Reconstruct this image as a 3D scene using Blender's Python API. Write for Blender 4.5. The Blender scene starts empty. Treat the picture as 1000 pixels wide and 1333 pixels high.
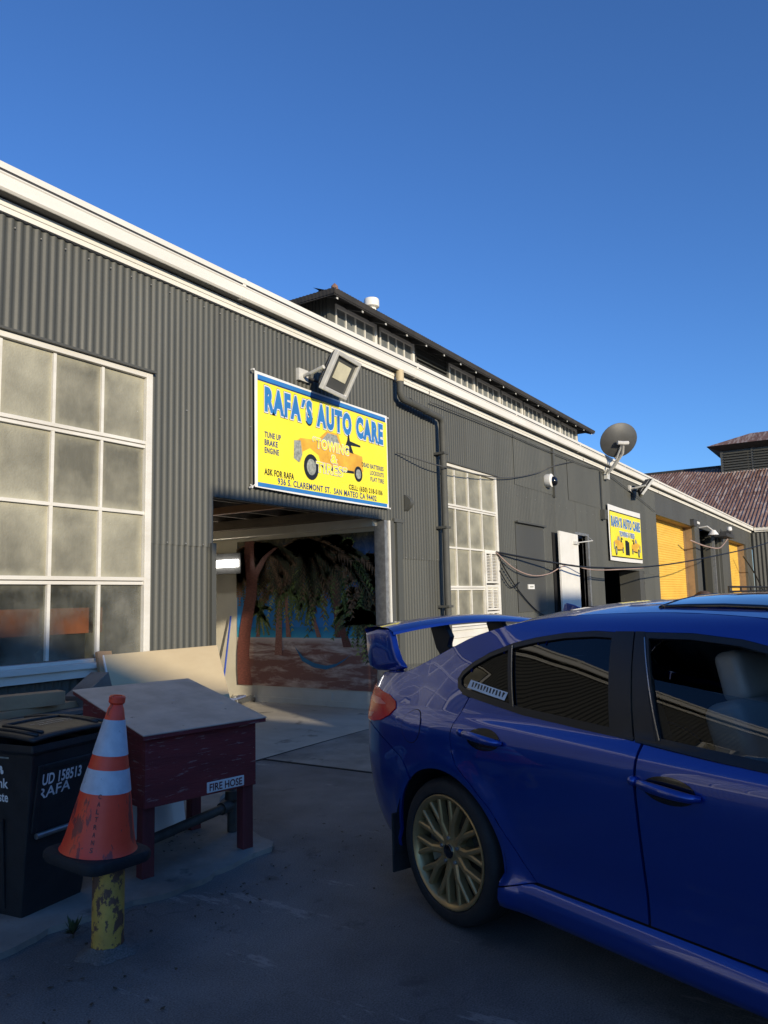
import bpy, bmesh, math, random
import numpy as np
from mathutils import Vector, Matrix
random.seed(7)
R = math.radians
scene = bpy.context.scene
COL = scene.collection

# ------------------------------------------------------------------ camera
cam_d = bpy.data.cameras.new('camera')
cam = bpy.data.objects.new('camera', cam_d); COL.objects.link(cam)
scene.camera = cam
TH, PI_, RO = R(32.823), R(6.555), R(-1.3285)
_f = Vector((math.cos(TH)*math.cos(PI_), math.sin(TH)*math.cos(PI_), math.sin(PI_)))
_r = Vector((math.sin(TH), -math.cos(TH), 0)); _u = _r.cross(_f)
_r2 = _r*math.cos(RO)+_u*math.sin(RO); _u2 = -_r*math.sin(RO)+_u*math.cos(RO)
cam.matrix_world = Matrix(((_r2.x, _u2.x, -_f.x, 0), (_r2.y, _u2.y, -_f.y, -5.62), (_r2.z, _u2.z, -_f.z, 1.4986), (0, 0, 0, 1)))
cam_d.sensor_fit = 'VERTICAL'; cam_d.sensor_height = 36.0
cam_d.lens = 987.22/1333*36.0
cam_d.clip_start = 0.05; cam_d.clip_end = 3000

# ------------------------------------------------------------------ world, sun, exposure
SUN_EL = math.atan(0.253/math.hypot(1, .5)); SUN_AZ = math.atan2(-.5, -1)
world = bpy.data.worlds.new('World'); scene.world = world; world.use_nodes = True
wn = world.node_tree; bg = wn.nodes['Background']
sky = wn.nodes.new('ShaderNodeTexSky'); sky.sky_type = 'NISHITA'; sky.sun_disc = False
sky.sun_elevation = SUN_EL; sky.sun_rotation = SUN_AZ % (2*math.pi)
sky.altitude = 10; sky.air_density = 1.0; sky.dust_density = 0.0; sky.ozone_density = 7.0
tint = wn.nodes.new('ShaderNodeMix'); tint.data_type = 'RGBA'; tint.blend_type = 'MULTIPLY'; tint.inputs[0].default_value = 1; tint.inputs[7].default_value = (1.03, .945, 1.0, 1)
wn.links.new(sky.outputs[0], tint.inputs[6]); wn.links.new(tint.outputs[2], bg.inputs[0]); bg.inputs[1].default_value = 0.128
sun_d = bpy.data.lights.new('sun', 'SUN'); sun_d.energy = 3.15; sun_d.angle = R(0.55); sun_d.color = (1, .87, .66)
sun = bpy.data.objects.new('sun', sun_d); COL.objects.link(sun)
sun.rotation_euler = Vector((.5, 1, -.253)).to_track_quat('-Z', 'Y').to_euler()
sun.location = (-20, -40, 30)
vs = scene.view_settings; vs.view_transform = 'Standard'; vs.look = 'None'; vs.exposure = .64; vs.gamma = 1; vs.use_curve_mapping = False

# ------------------------------------------------------------------ material helpers
MATS = {}
def nt(name):
    m = bpy.data.materials.new(name); m.use_nodes = True; t = m.node_tree
    MATS[name] = m
    return m, t, t.nodes['Principled BSDF']
def N(t, typ, **kw):
    n = t.nodes.new(typ)
    for k, v in kw.items(): setattr(n, k, v)
    return n
def pos(t, stretch=(1, 1, 1)):
    g = N(t, 'ShaderNodeNewGeometry'); mp = N(t, 'ShaderNodeMapping')
    mp.inputs['Scale'].default_value = stretch
    t.links.new(g.outputs['Position'], mp.inputs['Vector']); return mp.outputs[0]
def noise(t, scale, stretch=(1, 1, 1), detail=5, rough=.6, dist=0):
    n = N(t, 'ShaderNodeTexNoise'); n.inputs['Scale'].default_value = scale
    n.inputs['Detail'].default_value = detail; n.inputs['Roughness'].default_value = rough
    n.inputs['Distortion'].default_value = dist
    t.links.new(pos(t, stretch), n.inputs['Vector']); return n.outputs['Fac']
def ramp(t, fac, stops):
    r = N(t, 'ShaderNodeValToRGB'); e = r.color_ramp.elements
    while len(e) < len(stops): e.new(.5)
    for el, (p, c) in zip(e, stops):
        el.position = p; el.color = (*c, 1) if len(c) == 3 else c
    t.links.new(fac, r.inputs[0]); return r.outputs[0]
def mix(t, fac, a, b):
    m = N(t, 'ShaderNodeMix', data_type='RGBA')
    if isinstance(fac, (int, float)): m.inputs[0].default_value = fac
    else: t.links.new(fac, m.inputs[0])
    for i, c in ((6, a), (7, b)):
        if isinstance(c, tuple): m.inputs[i].default_value = (*c, 1)
        else: t.links.new(c, m.inputs[i])
    return m.outputs[2]
def bump(t, p, h, strength, dist=.01):
    b = N(t, 'ShaderNodeBump'); b.inputs['Strength'].default_value = strength; b.inputs['Distance'].default_value = dist
    t.links.new(h, b.inputs['Height']); t.links.new(b.outputs[0], p.inputs['Normal'])
def M(name, c, rough=.6, metal=0., c2=None, scale=4., stretch=(1, 1, 1), lo=.35, hi=.65, chips=None, bmp=0., bscale=60., coat=0., spec=.5, bstretch=(1, 1, 1), emis=None):
    """general procedural material: two tone noise, optional chipped layer, optional fine relief"""
    m, t, p = nt(name)
    p.inputs['Roughness'].default_value = rough; p.inputs['Metallic'].default_value = metal
    p.inputs['Coat Weight'].default_value = coat; p.inputs['Specular IOR Level'].default_value = spec
    c2 = c2 or tuple(x*.75 for x in c)
    col = mix(t, ramp(t, noise(t, scale, stretch), [(lo, (0, 0, 0)), (hi, (1, 1, 1))]), c, c2)
    for cc, cs, th, st in (chips or []):
        col = mix(t, ramp(t, noise(t, cs, st, 8, .65), [(th, (0, 0, 0)), (th+.03, (1, 1, 1))]), col, cc)
    t.links.new(col, p.inputs['Base Color'])
    rr = N(t, 'ShaderNodeMapRange'); rr.inputs[3].default_value = max(0, rough-.08); rr.inputs[4].default_value = min(1, rough+.10)
    t.links.new(noise(t, scale*2.3, stretch), rr.inputs[0]); t.links.new(rr.outputs[0], p.inputs['Roughness'])
    if bmp: bump(t, p, noise(t, bscale, bstretch, 6, .6), bmp)
    if emis: p.inputs['Emission Color'].default_value = (*emis[:3], 1); p.inputs['Emission Strength'].default_value = emis[3]
    return m

M('grey_paint', (.080, .081, .069), .55, c2=(.064, .066, .057), scale=1.3, stretch=(1, 1, .25), chips=[((.19, .18, .16), 9, .72, (1, 1, .5)), ((.06, .055, .05), 5, .73, (1, 1, .12))], bmp=.15, bscale=30)
M('grey_flat', (.080, .081, .071), .6, c2=(.066, .066, .058), scale=.6, stretch=(1, 1, .3), chips=[((.16, .155, .14), 6, .7, (1, 1, .3))], bmp=.15, bscale=20)
M('cream_paint', (.80, .775, .70), .5, c2=(.72, .69, .61), scale=2, stretch=(.3, 1, 1), chips=[((.45, .42, .36), 14, .74, (.3, 1, 1))], bmp=.1)
M('white_wood', (.74, .72, .65), .55, c2=(.63, .60, .53), scale=5, stretch=(.3, 1, 1), chips=[((.22, .19, .16), 22, .72, (.4, 1, 1))], bmp=.3, bscale=90, bstretch=(.2, 1, 1))
M('dark_trim', (.05, .05, .048), .6, c2=(.03, .03, .03))
M('pipe_paint', (.078, .079, .070), .72, c2=(.064, .065, .058), scale=5, chips=[((.16, .15, .14), 12, .72, (1, 1, .3))])
M('black_rubber', (.012, .012, .013), .75, c2=(.02, .02, .021), scale=15, bmp=.15, bscale=200)
M('black_plastic', (.014, .015, .016), .42, c2=(.024, .025, .026), scale=10, chips=[((.045, .045, .045), 26, .70, (1, 1, .35))], bmp=.15, bscale=160)
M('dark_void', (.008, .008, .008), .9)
M('steel', (.42, .42, .40), .35, .85, c2=(.3, .3, .29), scale=12)
M('galv', (.36, .36, .34), .5, .6, c2=(.24, .24, .23), scale=14, chips=[((.13, .12, .11), 22, .68, (1, 1, .3))])
M('silver_paint', (.66, .65, .60), .45, .1, c2=(.56, .55, .51), scale=10)
M('plaster', (.70, .65, .53), .8, c2=(.60, .555, .44), scale=1.6, chips=[((.26, .23, .19), 9, .70, (1, 1, 1))], bmp=.15)
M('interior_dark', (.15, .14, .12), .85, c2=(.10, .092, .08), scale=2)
M('interior_wall', (.34, .32, .28), .85, c2=(.26, .245, .21), scale=1.5)
M('joist_wood', (.24, .19, .13), .8, c2=(.15, .12, .085), scale=6, stretch=(1, .2, 1))
M('orange_wood', (.46, .24, .11), .7, c2=(.36, .18, .085), scale=6, stretch=(1, .2, 1))
M('banner_yellow', (.92, .80, .045), .38, c2=(.88, .74, .035), scale=2)
M('banner_white', (.80, .79, .75), .4, c2=(.74, .73, .69))
M('banner_blue', (.035, .20, .50), .4, c2=(.03, .17, .45))
M('banner_navy', (.02, .05, .20), .4)
M('print_black', (.015, .015, .016), .45)
M('print_orange', (.80, .47, .045), .4, c2=(.66, .34, .03), scale=6)
M('print_grey', (.40, .42, .36), .4, c2=(.18, .19, .17), scale=30)
M('print_white', (.78, .78, .76), .45)
M('door_white', (.80, .78, .72), .45, c2=(.74, .72, .65), scale=3)
M('door_yellow', (.84, .54, .09), .5, c2=(.76, .47, .075), scale=1.2, stretch=(1, 1, 3))
M('tan_jamb', (.30, .20, .11), .7, c2=(.22, .15, .085), scale=3)
M('rust_roof', (.165, .085, .058), .8, c2=(.25, .145, .105), scale=.7, stretch=(.25, 1, .25), chips=[((.36, .27, .22), 2.4, .53, (.25, 2.2, .25)), ((.46, .38, .32), 3.2, .62, (.4, 2.0, .4)), ((.09, .03, .02), 1.6, .62, (.2, 1, .2))], bmp=.2, bscale=8)
M('roof_dark', (.028, .027, .026), .8, c2=(.045, .04, .036), scale=3)
M('roof_grey', (.16, .155, .145), .7, c2=(.11, .10, .095), scale=.8)
M('cone_orange', (.98, .085, .032), .42, c2=(.90, .07, .028), scale=7, chips=[((.30, .05, .04), 11, .60, (1, 1, .25)), ((.07, .04, .04), 34, .675, (1, 1, .3))], bmp=.1)
M('cone_white', (.62, .64, .68), .4, c2=(.50, .52, .56), scale=16, chips=[((.28, .28, .30), 42, .66, (1, 1, .4))])
M('bollard_yellow', (.62, .38, .07), .6, c2=(.48, .28, .055), scale=10, chips=[((.13, .065, .042), 21, .505, (1, 1, .7)), ((.03, .022, .018), 20, .66, (1, 1, .5))], bmp=.5, bscale=40)
M('red_wood', (.22, .030, .030), .62, c2=(.135, .020, .021), scale=6, stretch=(.25, .25, 1.4), chips=[((.27, .15, .14), 44, .60, (.18, .18, 1.6)), ((.38, .31, .29), 52, .675, (.3, .3, 1))], bmp=.4, bscale=70, bstretch=(.2, .2, 1.5))
M('red_leg', (.15, .026, .030), .68, c2=(.09, .018, .02), scale=8, stretch=(1.4, 1.4, .2), chips=[((.21, .14, .14), 30, .66, (1.4, 1.4, .18))], bmp=.4, bscale=80, bstretch=(1.5, 1.5, .2))
M('lid_sheet', (.60, .47, .36), .6, c2=(.45, .345, .265), scale=5, chips=[((.46, .42, .38), 9, .64, (1, 1, 1)), ((.12, .085, .08), 15, .68, (1, 1, 1))], bmp=.12)
M('plywood', (.55, .45, .28), .65, c2=(.48, .38, .23), scale=3, stretch=(.4, 1, 1), chips=[((.36, .27, .16), 7, .72, (1, 1, 1))])
M('raw_wood', (.40, .26, .14), .75, c2=(.28, .175, .10), scale=9, stretch=(.2, 1, 1), bmp=.3)
M('grey_wood', (.20, .175, .15), .8, c2=(.13, .11, .095), scale=9, stretch=(.2, 1, 1), bmp=.3)
M('iron_pipe', (.075, .075, .068), .6, .2, c2=(.05, .048, .042), scale=14, chips=[((.14, .10, .07), 22, .68, (1, 1, 1))])
M('leaf_litter', (.07, .05, .03), .8, c2=(.04, .032, .02), scale=30)
M('weed_green', (.05, .08, .03), .7, c2=(.07, .07, .03), scale=20)
M('mop_blue', (.02, .07, .45), .35)
M('blue_grey', (.16, .20, .34), .5)
M('brown_bundle', (.05, .028, .02), .85, c2=(.10, .06, .04), scale=8, bmp=.6, bscale=14)
M('cable_black', (.01, .01, .01), .5)
M('cable_pink', (.42, .30, .25), .5)
M('cable_grey', (.09, .09, .085), .5)
M('dish_grey', (.085, .085, .08), .5, c2=(.07, .07, .066), scale=4)
M('lamp_glass', (.07, .075, .07), .12, c2=(.09, .09, .085))
M('lamp_led', (.75, .70, .50), .5)
M('terracotta', (.50, .15, .07), .8, c2=(.43, .125, .06), scale=3)
M('mural_trunk', (0.214, 0.069, 0.050), .6, c2=(0.115, 0.040, 0.030), scale=22, stretch=(1, 1, 2.5))
M('mural_trunk_pale', (0.480, 0.220, 0.150), .6, c2=(0.300, 0.120, 0.080), scale=26, stretch=(1, 1, 2))
M('mural_frond', (0.198, 0.270, 0.065), .6, c2=(0.108, 0.152, 0.046), scale=14)
M('mural_frond_pale', (0.486, 0.505, 0.131), .6, c2=(0.262, 0.318, 0.082), scale=14)
M('mural_dark', (.095, .105, .050), .6, c2=(.055, .060, .032), scale=12)
M('mural_brown', (0.336, 0.185, 0.094), .6, c2=(0.168, 0.101, 0.053), scale=14)
M('mural_teal', (0.030, 0.200, 0.340), .6)
M('opp_wall', (.20, .19, .18), .8, c2=(.16, .15, .14), scale=.5)
M('opp_white', (.70, .68, .62), .7, c2=(.62, .6, .55), scale=.7)
M('fluoro', (.8, .8, .78), .5, emis=(1, .96, .88, 8.0))

def sheet_tone(name, amt):
    t = MATS[name].node_tree; p = t.nodes['Principled BSDF']; src = p.inputs['Base Color'].links[0].from_socket
    oi = N(t, 'ShaderNodeObjectInfo'); mr = N(t, 'ShaderNodeMapRange'); mr.inputs[3].default_value = 1-amt; mr.inputs[4].default_value = 1+amt; t.links.new(oi.outputs['Random'], mr.inputs[0])
    m = N(t, 'ShaderNodeVectorMath', operation='SCALE'); t.links.new(src, m.inputs[0]); t.links.new(mr.outputs[0], m.inputs['Scale']); t.links.new(m.outputs[0], p.inputs['Base Color'])
sheet_tone('grey_paint', .13); sheet_tone('grey_flat', .08)
def asphalt():
    m, t, p = nt('asphalt')
    big = ramp(t, noise(t, .8, detail=8, rough=.62), [(.32, (.080, .077, .073)), (.50, (.145, .138, .129)), (.68, (.215, .204, .188))])
    fine = ramp(t, noise(t, 140, detail=3), [(.35, (.6, .6, .6)), (.70, (1.35, 1.35, 1.35))])
    mm = N(t, 'ShaderNodeMix', data_type='RGBA', blend_type='MULTIPLY'); mm.inputs[0].default_value = 1
    t.links.new(big, mm.inputs[6]); t.links.new(fine, mm.inputs[7])
    col = mix(t, ramp(t, noise(t, 2.2, (1, .35, 1), 8, .7), [(.57, (0, 0, 0)), (.72, (.5, .5, .5))]), mm.outputs[2], (.25, .24, .22))
    col = mix(t, ramp(t, noise(t, 3.1, (1, 1, 1), 4), [(.62, (0, 0, 0)), (.70, (.75, .75, .75))]), col, (.06, .058, .055))
    col = mix(t, ramp(t, noise(t, 70, detail=2), [(.745, (0, 0, 0)), (.76, (1, 1, 1))]), col, (.26, .25, .23))
    v = N(t, 'ShaderNodeTexVoronoi', feature='DISTANCE_TO_EDGE'); v.inputs['Scale'].default_value = .55
    dv = N(t, 'ShaderNodeVectorMath', operation='ADD'); nz = N(t, 'ShaderNodeTexNoise'); nz.inputs['Scale'].default_value = 2.2; nz.inputs['Detail'].default_value = 8
    t.links.new(pos(t), nz.inputs['Vector']); t.links.new(pos(t), dv.inputs[0]); t.links.new(nz.outputs['Color'], dv.inputs[1]); t.links.new(dv.outputs[0], v.inputs['Vector'])
    ck = N(t, 'ShaderNodeMath', operation='MULTIPLY'); t.links.new(ramp(t, v.outputs['Distance'], [(.0, (1, 1, 1)), (.010, (0, 0, 0))]), ck.inputs[0]); t.links.new(ramp(t, noise(t, .5), [(.54, (0, 0, 0)), (.62, (.7, .7, .7))]), ck.inputs[1])
    col = mix(t, ck.outputs[0], col, (.03, .028, .026))
    col = mix(t, ramp(t, noise(t, 1.7, (2.2, .5, 1), 8, .75), [(.60, (0, 0, 0)), (.64, (.6, .6, .6)), (.68, (0, 0, 0))]), col, (.36, .34, .30))
    t.links.new(col, p.inputs['Base Color']); p.inputs['Roughness'].default_value = .82
    bump(t, p, noise(t, 130, detail=4), .3, .004)
asphalt()
def concrete():
    m, t, p = nt('concrete')
    col = ramp(t, noise(t, 1.6, detail=8, rough=.65), [(.30, (.13, .12, .105)), (.50, (.23, .215, .185)), (.75, (.37, .345, .30))])
    col = mix(t, ramp(t, noise(t, 5, detail=6), [(.60, (0, 0, 0)), (.72, (.8, .8, .8))]), col, (.05, .048, .045))
    t.links.new(col, p.inputs['Base Color']); p.inputs['Roughness'].default_value = .8
    bump(t, p, noise(t, 70, detail=6), .35, .006)
concrete()
def floor_concrete():
    m, t, p = nt('floor_concrete')
    col = ramp(t, noise(t, 1.1, (1, .5, 1), 8, .65), [(.30, (.34, .30, .235)), (.55, (.50, .45, .36)), (.78, (.62, .56, .46))])
    col = mix(t, ramp(t, noise(t, 3.2, detail=7), [(.58, (0, 0, 0)), (.70, (.7, .7, .7))]), col, (.06, .056, .05))
    t.links.new(col, p.inputs['Base Color']); p.inputs['Roughness'].default_value = .7
    bump(t, p, noise(t, 60, detail=5), .2, .005)
floor_concrete()
def dirty_glass(name, clear, dirt=(.47, .445, .335), dark=(.195, .187, .147)):
    """old obscured glass: rolled relief, grime that gathers in blotches, part of the light passes"""
    m, t, p = nt(name)
    oi = N(t, 'ShaderNodeObjectInfo'); nm = N(t, 'ShaderNodeMath', operation='MULTIPLY_ADD'); nm.inputs[1].default_value = .26; t.links.new(oi.outputs['Random'], nm.inputs[0]); t.links.new(noise(t, 1.6, (1, 1, 1), 4, .55), nm.inputs[2])
    d = ramp(t, nm.outputs[0], [(.46, (0, 0, 0)), (.90, (.9, .9, .9))])
    tc = N(t, 'ShaderNodeTexCoord'); sp = N(t, 'ShaderNodeSeparateXYZ'); t.links.new(tc.outputs['Generated'], sp.inputs[0])
    def edge(o):
        a = N(t, 'ShaderNodeMath', operation='SUBTRACT'); t.links.new(o, a.inputs[0]); a.inputs[1].default_value = .5
        b = N(t, 'ShaderNodeMath', operation='ABSOLUTE'); t.links.new(a.outputs[0], b.inputs[0]); return b.outputs[0]
    mx = N(t, 'ShaderNodeMath', operation='MAXIMUM'); t.links.new(edge(sp.outputs[0]), mx.inputs[0]); t.links.new(edge(sp.outputs[2]), mx.inputs[1])
    ad = N(t, 'ShaderNodeMath', operation='MULTIPLY_ADD'); ad.inputs[1].default_value = .30; t.links.new(noise(t, 5, (1, 1, .5), 6, .7), ad.inputs[0]); t.links.new(mx.outputs[0], ad.inputs[2])
    eg = ramp(t, ad.outputs[0], [(.50, (0, 0, 0)), (.70, (.8, .8, .8))])
    col = mix(t, eg, mix(t, d, dark, dirt), tuple(x*1.15 for x in dirt))
    col = mix(t, ramp(t, noise(t, 26, (1, 1, .2), 5), [(.45, (0, 0, 0)), (.80, (.22, .22, .22))]), col, (.40, .375, .29))
    col = mix(t, ramp(t, noise(t, 16, (1, 1, 1), 8, .7), [(.69, (0, 0, 0)), (.72, (1, 1, 1))]), col, (.60, .58, .50))
    t.links.new(col, p.inputs['Base Color']); p.inputs['Roughness'].default_value = .42; p.inputs['Specular IOR Level'].default_value = .3
    v = N(t, 'ShaderNodeTexVoronoi'); v.inputs['Scale'].default_value = 55; t.links.new(pos(t), v.inputs['Vector'])
    bump(t, p, v.outputs['Distance'], .35, .006)
    tr = N(t, 'ShaderNodeBsdfTransparent'); tr.inputs[0].default_value = (.82, .84, .80, 1)
    ms = N(t, 'ShaderNodeMixShader')
    mr = N(t, 'ShaderNodeMapRange'); mr.inputs[3].default_value = 1-clear; mr.inputs[4].default_value = 1.0
    t.links.new(d, mr.inputs[0]); t.links.new(mr.outputs[0], ms.inputs[0])
    t.links.new(tr.outputs[0], ms.inputs[1]); t.links.new(p.outputs[0], ms.inputs[2])
    t.links.new(ms.outputs[0], t.nodes['Material Output'].inputs[0])
dirty_glass('old_glass', .35)
dirty_glass('old_glass_clear', .93, dirt=(.30, .29, .24), dark=(.08, .085, .08))
dirty_glass('attic_glass', .05, dirt=(.20, .21, .20), dark=(.13, .14, .14))
def car_glass(name, tint, spec=1.0):
    m, t, p = nt(name)
    p.inputs['Base Color'].default_value = (.004, .004, .005, 1); p.inputs['Roughness'].default_value = .01
    p.inputs['IOR'].default_value = 1.52
    gl = N(t, 'ShaderNodeBsdfGlossy'); gl.inputs['Roughness'].default_value = .008
    tr = N(t, 'ShaderNodeBsdfTransparent'); tr.inputs[0].default_value = (*tint, 1)
    fr = N(t, 'ShaderNodeFresnel'); fr.inputs[0].default_value = 1.62
    ms = N(t, 'ShaderNodeMixShader'); t.links.new(fr.outputs[0], ms.inputs[0])
    t.links.new(tr.outputs[0], ms.inputs[1]); t.links.new(gl.outputs[0], ms.inputs[2])
    t.links.new(ms.outputs[0], t.nodes['Material Output'].inputs[0])
car_glass('tint_glass', (.035, .04, .04)); car_glass('front_glass', (.60, .66, .65))
def paint_blue():
    m, t, p = nt('paint_blue')
    n = N(t, 'ShaderNodeTexNoise'); n.inputs['Scale'].default_value = 1800
    col = ramp(t, n.outputs['Fac'], [(.3, (.002, .036, .27)), (.7, (.004, .062, .41))])
    t.links.new(col, p.inputs['Base Color']); p.inputs['Metallic'].default_value = .55; p.inputs['Roughness'].default_value = .30
    p.inputs['Coat Weight'].default_value = 1; p.inputs['Coat Roughness'].default_value = .015; p.inputs['Coat IOR'].default_value = 1.65
paint_blue()
M('gloss_black', (.006, .006, .007), .12, c2=(.007, .007, .008), coat=.6)
M('trim_black', (.012, .012, .013), .38, c2=(.016, .016, .017))
M('chrome', (.42, .42, .42), .22, 1.0, c2=(.38, .38, .38))
M('bronze', (.42, .30, .14), .32, .6, c2=(.36, .25, .115), scale=12)
M('tyre', (.011, .011, .012), .72, c2=(.018, .018, .018), scale=20, bmp=.12, bscale=120)
M('brake_iron', (.12, .115, .11), .45, .7)
M('tail_red', (.78, .010, .014), .22, c2=(.66, .008, .012), spec=.4)
M('tail_clear', (.90, .22, .19), .2, c2=(.8, .17, .15), spec=.4)
M('head_lens', (.55, .57, .6), .06, c2=(.4, .42, .45), coat=1)
M('seat_leather', (.34, .33, .31), .40, c2=(.29, .285, .265), scale=6)
M('cabin', (.012, .012, .013), .7)
M('sunroof_glass', (.004, .006, .010), .03, c2=(.004, .006, .01), coat=1)

# ------------------------------------------------------------------ mesh helpers
class B:
    def __init__(s): s.v = []; s.f = []
    def add(s, vs_, fs):
        o = len(s.v); s.v += [tuple(x) for x in vs_]; s.f += [tuple(i+o for i in f) for f in fs]; return s
    def box(s, x0, x1, y0, y1, z0, z1, m=None):
        p = [(x0, y0, z0), (x1, y0, z0), (x1, y1, z0), (x0, y1, z0), (x0, y0, z1), (x1, y0, z1), (x1, y1, z1), (x0, y1, z1)]
        if m is not None: p = [m @ Vector(q) for q in p]
        return s.add(p, [(0, 3, 2, 1), (4, 5, 6, 7), (0, 1, 5, 4), (1, 2, 6, 5), (2, 3, 7, 6), (3, 0, 4, 7)])
    def hexa(s, p): return s.add(p, [(0, 3, 2, 1), (4, 5, 6, 7), (0, 1, 5, 4), (1, 2, 6, 5), (2, 3, 7, 6), (3, 0, 4, 7)])
    def prism(s, poly, fn, a, b):
        """poly of 2-D points, fn(p, q, depth) -> 3-D; extruded from a to b"""
        n = len(poly)
        pts = [fn(p, q, a) for p, q in poly]+[fn(p, q, b) for p, q in poly]
        return s.add(pts, [tuple(range(n))[::-1], tuple(range(n, 2*n))]+[(i, (i+1) % n, n+(i+1) % n, n+i) for i in range(n)])
    def flat(s, pts): return s.add(pts, [tuple(range(len(pts)))])
    def tube(s, pts, r, seg=8, cap=True):
        pts = [Vector(p) for p in pts]; n = len(pts); rs = r if isinstance(r, (list, tuple)) else [r]*n
        t0 = (pts[1]-pts[0]).normalized(); a = t0.orthogonal().normalized(); rings = []
        for i in range(n):
            t = (pts[min(i+1, n-1)]-pts[max(i-1, 0)]).normalized()
            a = (a-t*a.dot(t)).normalized(); b = t.cross(a)
            rings.append([pts[i]+(a*math.cos(k*2*math.pi/seg)+b*math.sin(k*2*math.pi/seg))*rs[i] for k in range(seg)])
        vs_ = [q for rg in rings for q in rg]; fs = []
        for i in range(n-1):
            for k in range(seg): fs.append((i*seg+k, i*seg+(k+1) % seg, (i+1)*seg+(k+1) % seg, (i+1)*seg+k))
        if cap: fs += [tuple(range(seg))[::-1], tuple((n-1)*seg+k for k in range(seg))]
        return s.add(vs_, fs)
    def lathe(s, prof, seg, fn, closed=False):
        """prof of (radius, height); fn(x, y, h) -> 3-D"""
        n = len(prof); vs_ = []
        for r, h in prof:
            for k in range(seg):
                a = 2*math.pi*k/seg; vs_.append(fn(r*math.cos(a), r*math.sin(a), h))
        fs = []
        for i in range(n if closed else n-1):
            j = (i+1) % n
            for k in range(seg): fs.append((i*seg+k, i*seg+(k+1) % seg, j*seg+(k+1) % seg, j*seg+k))
        return s.add(vs_, fs)
    def grid(s, fn, us, vs__):
        n, m = len(us), len(vs__)
        return s.add([fn(u, v) for u in us for v in vs__], [(i*m+j, (i+1)*m+j, (i+1)*m+j+1, i*m+j+1) for i in range(n-1) for j in range(m-1)])
    def mesh(s, name):
        me = bpy.data.meshes.new(name); me.from_pydata(s.v, [], s.f); me.validate(); me.update(); return me
    def obj(s, name, mat, parent=None, smooth=False, bevel=0, fix=True, angle=None):
        me = s.mesh(name)
        if fix:
            bm = bmesh.new(); bm.from_mesh(me); bmesh.ops.recalc_face_normals(bm, faces=bm.faces); bm.to_mesh(me); bm.free()
        return link(name, me, mat, parent, smooth, bevel, angle)
def link(name, me, mat, parent=None, smooth=False, bevel=0, angle=None):
    if mat and not me.materials: me.materials.append(MATS[mat])
    o = bpy.data.objects.new(name, me); COL.objects.link(o)
    if parent: o.parent = parent
    if smooth or angle:
        me.polygons.foreach_set('use_smooth', [True]*len(me.polygons))
        if angle: me.set_sharp_from_angle(angle=R(angle))
    if bevel:
        b = o.modifiers.new('bevel', 'BEVEL'); b.width = bevel; b.segments = 2; b.limit_method = 'ANGLE'; b.angle_limit = R(40)
    return o
def bx(name, mat, parent, x0, x1, y0, y1, z0, z1, bevel=0):
    return B().box(x0, x1, y0, y1, z0, z1).obj(name, mat, parent, bevel=bevel, fix=False)
def thing(name, label, cat, loc=(0, 0, 0), rz=0, group=None):
    o = bpy.data.objects.new(name, None); COL.objects.link(o); o.empty_display_size = .2
    o.location = loc; o.rotation_euler = (0, 0, rz); return tag(o, label, cat, group)
def tag(o, label, cat, group=None):
    o['label'] = label; o['category'] = cat
    if group: o['group'] = group
    return o
def struct(o): o['kind'] = 'structure'; return o
def copy_tree(o, parent=None):
    c = o.copy(); COL.objects.link(c); c.parent = parent
    for ch in list(o.children): copy_tree(ch, c)
    return c
def text(parent, name, body, org, xd, yd, width, cap, layers, lift=.0012, center=False, right=False, space=1.0):
    """flat printed lettering on a surface; layers = [(outline grow, material), ...] from back to front"""
    xd = Vector(xd).normalized(); yd = Vector(yd).normalized(); nd = xd.cross(yd); out = []
    def raw(off):
        cu = bpy.data.curves.new('t', 'FONT'); cu.body = body; cu.size = 1; cu.offset = off; cu.resolution_u = 3; cu.space_character = space
        o = bpy.data.objects.new('t', cu); COL.objects.link(o)
        bpy.context.view_layer.update()
        me = bpy.data.meshes.new_from_object(o.evaluated_get(bpy.context.evaluated_depsgraph_get()))
        bpy.data.objects.remove(o); bpy.data.curves.remove(cu); return me
    base = raw(.0); xs = [v.co.x for v in base.vertices]; ys = [v.co.y for v in base.vertices]
    x0, x1 = min(xs), max(xs); y0 = 0.0; capr = .70
    sx = width/(x1-x0); sy = cap/capr
    for i, (off, mat) in enumerate(layers):
        me = raw(off); me.name = name
        for v in me.vertices:
            lx = (v.co.x-x0)*sx; ly = (v.co.y-y0)*sy
            if center: lx -= width/2
            if right: lx -= width
            v.co = Vector(org)+xd*lx+yd*ly+nd*(lift*(i+1))
        me.materials.clear(); out.append(link(name, me, mat, parent))
    return out
# ------------------------------------------------------------------ ground
g = B().grid(lambda x, y: (x, y, 0), [-400, -60, -12, 0, 6, 12, 50, 120, 500], [-400, -60, -30, -12, -6, -2, 0, 4, 60, 500]).obj('ground', 'asphalt', fix=False); struct(g)
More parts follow.
